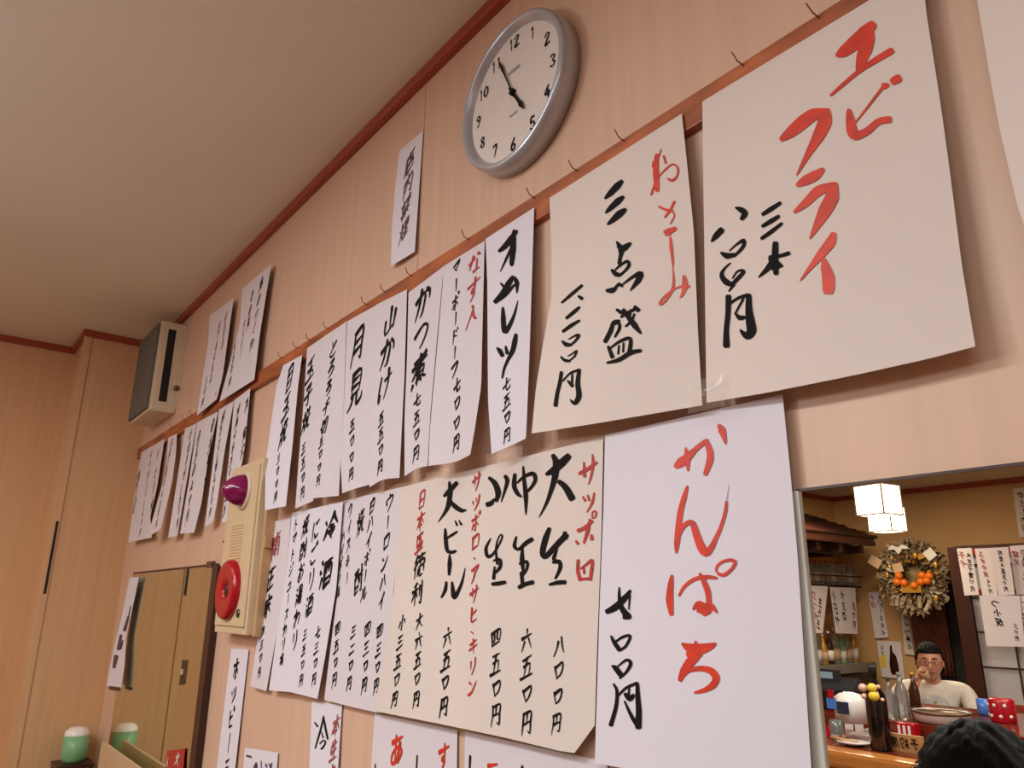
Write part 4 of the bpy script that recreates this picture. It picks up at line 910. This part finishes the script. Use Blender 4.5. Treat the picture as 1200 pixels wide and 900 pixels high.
for i in range(nc):
    for j in range(len(zz) - 1):
        box('pane', (xl_ + i * pitch + .004, yc(YF + .003), zz[j] + .004), (xl_ + (i + 1) * pitch - .004, yc(YF - .003), zz[j + 1] - .004), M['shoji'], ss)
for i in range(nc + 1): box('upright_bar', (xl_ + i * pitch - .006, yc(YF + .012), zb_), (xl_ + i * pitch + .006, yc(YF - .012), zt_), M['dark'], ss)
for z in zz[1:-1]: box('cross_bar', (xl_, yc(YF + .010), z - .006), (xl_ + nc * pitch, yc(YF - .011), z + .006), M['dark'], ss)
box('wainscot_board', (xs0 - .02, yc(YF + .02), 0), (xl_ + nc * pitch, yc(YF - .025), zb_), M['trim'], ss, .003)
struct(box('wall_right_inner', (xs0 - .05, yc(YF + .10), zt_ + .05), (XR, yc(YF - .005) - .04, zt_ + .08), M['dark']))
# dark niche with reddish hangings
nx0 = VY(1066, 740, YS).x; nx1 = VY(1128, 740, YS).x; nzt = CZ + VY(1095, 692, YS).z
nch = thing('dark_doorway', ((nx0 + nx1) / 2, yc(YS - .02), 0), 'dark doorway with reddish brown hanging cloths behind the seated man', 'doorway')
box('dark_opening_panel', (nx0 + .08, yc(YS - .01), 0), (nx1 + .25, yc(YS - .03), nzt + .2), M['black'], nch)  # flat black panel before the wall, the doorway's darkness put into its colour
for k, (w_, m) in enumerate(((.12, 'dark'), (.15, 'kit2'), (.14, 'dark'))):
    pass
M['redcloth'] = mat('reddish_brown_cloth', (124, 70, 60), .8, var=.2, scale=12)
x = nx0 + .06
for k in range(3):
    V, Fc = [], []; n = 10; w_ = .12
    for j in range(2):
        for i in range(n + 1): V.append((x + w_ * i / n, yc(YS - .06) + .012 * math.sin(i * 1.9 + k), nzt + .1 - j * .95))
    for i in range(n): Fc.append((i, i + 1, n + 2 + i, n + 1 + i))
    o = mesh('hanging_cloth', V, Fc, M['redcloth'], nch, True); sol = o.modifiers.new('t', 'SOLIDIFY'); sol.thickness = .004
    x += .125

# ------------------------------------------------------------------ festive wreath
random.seed(3)
KC = pm(1074, 672, 8.2); 
kd = thing('festive_wreath', KC, 'round dried-leaf wreath with oranges, gold boards and a white paper bird on the bar wall', 'wreath')
SC = 7.75 / F                                   # metres per pixel at its distance
def kp(px, py, dy=0): return Vector(((px - 1074) * SC, dy, -(py - 672) * SC + (px - 1074) * SC * .0))
def leaves(name, n, m, rr, sz, sq=.95, y0=.0, y1=.12, arc=(0, 2 * PI)):
    V, Fc = [], []
    for k in range(n):
        a = random.uniform(*arc); r = random.uniform(*rr); c = Vector((math.cos(a) * r, random.uniform(y0, y1), math.sin(a) * r * sq))
        d = Vector((math.cos(a) + random.uniform(-.8, .8), random.uniform(-.3, .8), math.sin(a) + random.uniform(-.8, .8))).normalized()
        e = d.cross(Vector((random.uniform(-1, 1), 1, random.uniform(-1, 1)))).normalized()
        L = random.uniform(*sz); b = len(V)
        V += [c - d * L * .5, c + e * L * .22 + Vector((0, .01, 0)), c + d * L * .5, c - e * L * .22]
        Fc.append((b, b + 1, b + 2, b + 3))
    me = bpy.data.meshes.new(name); me.from_pydata([tuple(v) for v in V], [], Fc); o = link(name, me, M[m], kd); o['kind'] = 'stuff'; return o
leaves('leaf_cluster', 520, 'leaf', (.12, .34), (.05, .11))
leaves('straw_tuft', 380, 'straw', (.15, .35), (.05, .12), y0=.03)
leaves('glitter_leaf', 260, 'silverleaf', (.18, .36), (.04, .10), y0=.06, y1=.15)
leaves('gilded_leaf', 60, 'gold', (.12, .27), (.03, .06), y0=.10, y1=.16)
leaves('russet_leaf', 90, 'redcloth', (.12, .34), (.04, .08), y0=.06, y1=.14)
leaves('streamer_tuft', 130, 'silverleaf', (.25, .42), (.06, .13), y0=.05, y1=.13, arc=(PI * 1.2, PI * 1.8))
lathe('woven_backing', [(.001, -.02), (.27, -.02), (.30, .01), (.27, .04), (.001, .05)], M['straw'], kd, (0, -.02, 0), n=28).rotation_euler = (PI / 2, 0, 0)
for (px, py) in ((1059, 682), (1067, 683), (1062, 675), (1086, 682), (1093, 681), (1088, 675), (1078, 686), (1096, 676)):
    ball('orange', .040, M['orange'], kd, kp(px, py, .15), seg=14)
for (px, py, w_, h_, an, m) in ((1036, 658, .13, .10, -.6, 'card'), (1100, 652, .10, .10, .6, 'white'), (1062, 666, .10, .09, .2, 'card'), (1074, 690, .2, .07, 0, 'gold'), (1090, 654, .07, .05, .3, 'gold')):
    o = box('board', (-w_ / 2, -.006, -h_ / 2), (w_ / 2, .006, h_ / 2), M[m], kd, .003, local=True); o.location = kp(px, py, .15); o.rotation_euler = (0, -an, 0)
for (px, py) in ((1049, 674), (1105, 664), (1084, 653), (1100, 700)): ball('gold_coin', .022, M['gold'], kd, kp(px, py, .17), (1, .4, 1.4), 10)
V = [(-.11, .17, .0), (-.06, .17, .045), (0, .175, .02), (.06, .17, .045), (.12, .17, .0), (.04, .17, .0), (.008, .17, -.045), (-.008, .17, -.045), (-.04, .17, .0)]
me = bpy.data.meshes.new('paper_bird'); me.from_pydata([(a, b, c) for a, b, c in V], [], [(0, 1, 2, 8), (2, 3, 4, 5), (8, 2, 5, 6, 7)])
o = link('paper_bird', me, M['white'], kd); o.location = kp(1066, 645, 0); o.modifiers.new('t', 'SOLIDIFY').thickness = .006
for (px, py, an) in ((1062, 704, .3), (1071, 707, -.3), (1081, 704, 0), (1090, 706, .4), (1056, 702, .1)):
    o = box('paper_streamer', (-.018, -.002, -.06), (.018, .002, .06), M['silverleaf'], kd, local=True); o.location = kp(px, py, .14); o.rotation_euler = (.2, an, 0)

# ------------------------------------------------------------------ people
def skin_mesh(name, pts, edges, radii, m, parent, loc=(0, 0, 0), root=0, lv=2):
    me = bpy.data.meshes.new(name); me.from_pydata(pts, edges, []); me.update()
    o = link(name, me, m, parent); o.location = loc
    sk = o.modifiers.new('skin', 'SKIN'); sk.use_smooth_shade = True
    for i, r in enumerate(radii):
        me.skin_vertices[0].data[i].radius = r if isinstance(r, tuple) else (r, r)
        me.skin_vertices[0].data[i].use_root = (i == root)
    sb = o.modifiers.new('sub', 'SUBSURF'); sb.levels = lv; sb.render_levels = lv
    return o
def head_mesh(parent, loc, m):
    bm = bmesh.new(); bmesh.ops.create_uvsphere(bm, u_segments=32, v_segments=24, radius=1)
    for v in bm.verts:
        x, y, z = v.co
        X, Y, Z = x * .076, y * .092, z * .115
        if z < -.1: X *= 1 - .42 * (-z - .1) ** 1.2; 
        if z < 0 and y < 0: Y *= 1 - .35 * -z
        if y > .3: Y *= .96
        g = lambda cx, cz, s: math.exp(-((x - cx) ** 2 + (z - cz) ** 2) / s)
        if y > 0:
            Y += .022 * math.exp(-(x / .13) ** 2 - ((z + .22) / .17) ** 2) + .010 * math.exp(-(x / .10) ** 2 - ((z + .05) / .2) ** 2)   # nose
            Y -= .010 * (g(.36, .03, .02) + g(-.36, .03, .02))                                     # eye sockets
            Y += .006 * math.exp(-(x / .3) ** 2 - ((z + .52) / .07) ** 2)                           # lips
            Y += .008 * math.exp(-(x / .25) ** 2 - ((z + .85) / .15) ** 2)                          # chin
        v.co = (X, Y, Z)
    for f in bm.faces: f.smooth = True
    me = bpy.data.meshes.new('head'); bm.to_mesh(me); bm.free(); return me
def person(name, P, label, top, hair, pose, glasses=False, vest=None, rz=0, hunch=0):
    """P: head centre; body hangs below it in local axes, facing +y"""
    t = thing(name, (P.x, P.y, 0), label, 'person', None, rz)
    hz = P.z
    sh, el_l, wr_l, el_r, wr_r = pose
    q = lambda a: (a[0], a[1], a[2] + hz)
    nk, ch, ab, pv = (0, -.03, -.15), (0, -.05, -.30), (0, -.06, -.48), (0, -.07, -.66)
    kn = .47 if hz > 1 else .42
    hipz = hz - .66
    pts = [q(pv), q(ab), q(ch), q((0, -.04, -.20)), q(nk), q((0, .0, -.04)),
           q((-.19, -.04, -.175)), q(el_l), q(wr_l), q((.19, -.04, -.175)), q(el_r), q(wr_r),
           (-.11, -.06, hipz - .02), (-.14, .36, hipz), (-.14, .34, .08), (-.14, .46, .04),
           (.11, -.06, hipz - .02), (.14, .36, hipz), (.14, .34, .08), (.14, .46, .04)]
    ed = [(0, 1), (1, 2), (2, 3), (3, 4), (4, 5), (3, 6), (6, 7), (7, 8), (3, 9), (9, 10), (10, 11), (0, 12), (12, 13), (13, 14), (14, 15), (0, 16), (16, 17), (17, 18), (18, 19)]
    rad = [(.13, .10), (.12, .095), (.14, .10), (.08, .075), (.052, .052), (.055, .055), .052, .038, .026, .052, .038, .026,
           .08, .055, .038, .03, .08, .055, .038, .03]
    body = skin_mesh('body', pts, ed, rad, M['skin'], t)
    # clothing over the same joints, a little wider
    sub = list(range(0, 4)) + [6, 7, 8, 9, 10, 11]
    cp = [pts[i] for i in sub]
    cp[6] = tuple(Vector(pts[7]).lerp(Vector(pts[8]), .86)); cp[9] = tuple(Vector(pts[10]).lerp(Vector(pts[11]), .86))
    ce = [(0, 1), (1, 2), (2, 3), (3, 4), (4, 5), (5, 6), (3, 7), (7, 8), (8, 9)]
    cr_ = [(.155, .125), (.145, .12), (.165, .125), (.098, .092), .070, .056, .044, .070, .056, .044]
    skin_mesh('sweater', cp, ce, cr_, M[top], t)
    tp = [pts[0]] + [pts[i] for i in (12, 13, 14, 16, 17, 18)]
    skin_mesh('trousers', tp, [(0, 1), (1, 2), (2, 3), (0, 4), (4, 5), (5, 6)], [.15, .10, .072, .058, .10, .072, .058], M['charcoal'], t)
    if vest:
        skin_mesh('vest_front', [q((0, .06, -.50)), q((0, .085, -.32)), q((0, .055, -.19))], [(0, 1), (1, 2)], [(.11, .07), (.105, .065), (.07, .045)], M[vest], t)
    hd = link('head', head_mesh(t, None, None), M['skin'], t); hd.location = (0, .02, hz)
    for sx in (-1, 1):
        e = ball('ear', .024, M['skin'], hd, (sx * .078, -.005, -.005), (.35, .7, 1.2), 12)
        e = ball('eye', .0115, M['toy'], hd, (sx * .028, .078, .004), (1, .7, .62), 12)
        ball('iris', .006, M['ink'], hd, (sx * .028, .084, .005), (1, .6, 1), 8)
        tube('eyebrow', [(sx * .014, .090, .028), (sx * .03, .088, .034), (sx * .046, .078, .029)], .0032, M['hair'], hd, 6)
    tube('mouth', [(-.022, .088, -.062), (0, .096, -.060), (.022, .088, -.062)], .0035, M['redcloth'], hd, 6)
    # hair: cap of many locks over the skull
    bm = bmesh.new(); bmesh.ops.create_uvsphere(bm, u_segments=64, v_segments=40, radius=1)
    kill = []
    for v in bm.verts:
        x, y, z = v.co
        front = y > .15
        lim = .57 if front else (-.15 if y > -.25 else -.75)
        if z < lim - .06: kill.append(v); continue
        nz = .010 * (math.sin(x * 23 + y * 9) * math.sin(z * 17 + y * 21)) + .006 * math.sin(x * 51 + z * 43 + y * 37)
        k = 1.13 + nz * 3.2 + (.05 if z > .6 else 0)
        v.co = (x * .079 * k, y * .094 * k - .004, z * .113 * k)
    bmesh.ops.delete(bm, geom=kill, context='VERTS')
    for f in bm.faces: f.smooth = True
    me = bpy.data.meshes.new('hair'); bm.to_mesh(me); bm.free()
    ho = link('hair', me, M[hair], hd); sm = ho.modifiers.new('t', 'SOLIDIFY'); sm.thickness = .012; sm.offset = -1
    # loose tufts
    V, Fc = [], []
    for k in range(500):
        a = random.uniform(0, 2 * PI); b = random.uniform(.8, 1.45) if math.sin(a) > .1 else random.uniform(-.2, 1.5)
        d = Vector((math.cos(a) * math.cos(b) * .092, math.sin(a) * math.cos(b) * .108, math.sin(b) * .130))
        tn = Vector((random.uniform(-1, 1), random.uniform(-1, 1), random.uniform(-1, .1))).normalized(); tn = (tn - tn.project(d) * .75).normalized()
        sd = tn.cross(d).normalized() * .0035; L = random.uniform(.012, .026); i0 = len(V)
        e = d + tn * L
        V += [d * .99 + sd, d * .99 - sd, d.lerp(e, .6) * 1.01 - sd * .6, d.lerp(e, .6) * 1.01 + sd * .6, e * .99]
        Fc += [(i0, i0 + 1, i0 + 2, i0 + 3), (i0 + 3, i0 + 2, i0 + 4)]
    me = bpy.data.meshes.new('hair_tuft'); me.from_pydata([tuple(v) for v in V], [], Fc); o = link('hair_tuft', me, M[hair], hd); o['kind'] = 'stuff'
    if glasses:
        for sx in (-1, 1):
            pts_ = [(sx * .030 + .023 * math.cos(a), .098, .004 + .017 * math.sin(a)) for a in [2 * PI * k / 16 for k in range(17)]]
            tube('glasses_rim', pts_, .0022, M['redcloth'], hd, 6)
            tube('glasses_arm', [(sx * .053, .096, .006), (sx * .074, .05, .006), (sx * .080, 0, .008)], .002, M['redcloth'], hd, 6)
        tube('glasses_bridge', [(-.008, .099, .006), (.008, .099, .006)], .0022, M['redcloth'], hd, 6)
    return t, hz
def hand(parent, wr, tip_dir, palm_n, side, curl, m='skin', name='hand'):
    """five fingers; wr wrist, tip_dir along the fingers, palm_n palm normal"""
    d = Vector(tip_dir).normalized(); n = Vector(palm_n).normalized(); s_ = d.cross(n).normalized() * side
    wr = Vector(wr); pts, ed, rad = [wr - d * .02, wr + d * .03, wr + d * .065], [(0, 1), (1, 2)], [(.022, .017), (.030, .016), (.032, .014)]
    for k, (off, L) in enumerate(((-.028, .060), (-.009, .070), (.010, .066), (.028, .052))):
        b = wr + d * .072 + s_ * off; a0 = len(pts)
        dirs = [d * math.cos(c) + n * math.sin(c) for c in (curl * .5, curl * 1.2, curl * 1.9)]
        p = b; pts.append(p); rad.append(.0105); ed.append((2, a0))
        for j, dd in enumerate(dirs):
            p = p + dd * L * (.42, .33, .25)[j]; pts.append(p); rad.append((.0095, .0088, .0075)[j]); ed.append((a0 + j, a0 + j + 1))
    a0 = len(pts); b = wr + d * .025 - s_ * .030; pts.append(b); rad.append(.013); ed.append((1, a0))
    p = b + (d * .6 - s_ * .5 + n * .5).normalized() * .035; pts.append(p); rad.append(.011); ed.append((a0, a0 + 1))
    p = p + (d * .8 + n * .6).normalized() * .028; pts.append(p); rad.append(.009); ed.append((a0 + 1, a0 + 2))
    return skin_mesh(name, [tuple(p) for p in pts], ed, rad, M[m], parent)
# the man across the bar
HM = pm(1091, 776, 5.6)
man, hz = person('person', HM, 'man with short black hair and glasses in an off-white sweater, drinking at the bar', 'shirt', 'hair',
                 (None, (-.29, .12, -.33), (-.10, .20, -.15), (.235, .10, -.36), (.07, .26, -.37)), True, 'bib')
man.rotation_euler = (0, 0, -.40)
hand(man, (-.10, .20, hz - .15), (.35, -.15, .9), (.7, .5, 0), -1, .75, name='raised_hand')
hand(man, (.07, .26, hz - .37), (-1, .25, -.1), (0, 0, -1), 1, .35, name='resting_hand')
ball('watch', .03, M['charcoal'], man, (-.118, .193, hz - .175), (1.1, 1.1, .55), 12)
ball('shirt_button', .010, M['gold'], man, (.0, .115, hz - .24), (1, .6, 1), 8)
gl = tag(lathe('drinking_glass', [(.024, 0), (.026, .01), (.030, .075), (.027, .075), (.023, .015), (.001, .014)], M['card'], None, (0, 0, 0), n=20), 'half-full tumbler held to the lips of the man in glasses', 'glass')
gl.location = Matrix.Translation((HM.x, HM.y, 0)) @ Matrix.Rotation(-.40, 4, 'Z') @ Vector((-.03, .165, hz - .085)); gl.rotation_euler = (-.9, .25, .1)
st = thing('bar_stool', (HM.x, HM.y - .07, 0), 'round stool under the man in the off-white sweater', 'stool')
lathe('seat', [(.16, hz - .88), (.17, hz - .85), (.17, hz - .835), (.001, hz - .83)], M['dark'], st)
lathe('pedestal', [(.14, 0), (.14, .02), (.03, .04), (.03, hz - .87)], M['metal'], st)
tm = thing('side_table', (HM.x, HM.y + .36, 0), 'low dark table before the man in the off-white sweater', 'table')
box('table_top', (-.55, -.22, hz - .44), (.75, .26, hz - .415), M['counter'], tm, .004, local=True)
for sx in (-.5, .7):
    for sy in (-.18, .22): box('leg', (sx - .02, sy - .02, 0), (sx + .02, sy + .02, hz - .44), M['dark'], tm, local=True)
# companion whose head top rises into the mirror's lower edge
HC = MY(1166, 978, 1.15)
cp_, hz2 = person('person', HC, 'dark-haired person seated close to the wall, only the top of the head in the mirror', 'navy', 'hair',
                  (None, (-.24, .10, -.40), (-.16, .30, -.50), (.24, .10, -.40), (.16, .30, -.50)), False, None, rz=2.75)
hand(cp_, (-.16, .30, hz2 - .50), (.3, 1, -.1), (0, 0, -1), -1, .4)
hand(cp_, (.16, .30, hz2 - .50), (-.3, 1, -.1), (0, 0, -1), 1, .4)
st = thing('dining_stool', (HC.x, HC.y, 0), 'square stool under the dark-haired person close to the wall', 'stool')
box('seat', (-.17, -.2, hz2 - .87), (.17, .12, hz2 - .835), M['dark'], st, .005, local=True)
for sx in (-.14, .14):
    for sy in (-.17, .09): box('leg', (sx - .02, sy - .02, 0), (sx + .02, sy + .02, hz2 - .87), M['dark'], st, local=True)
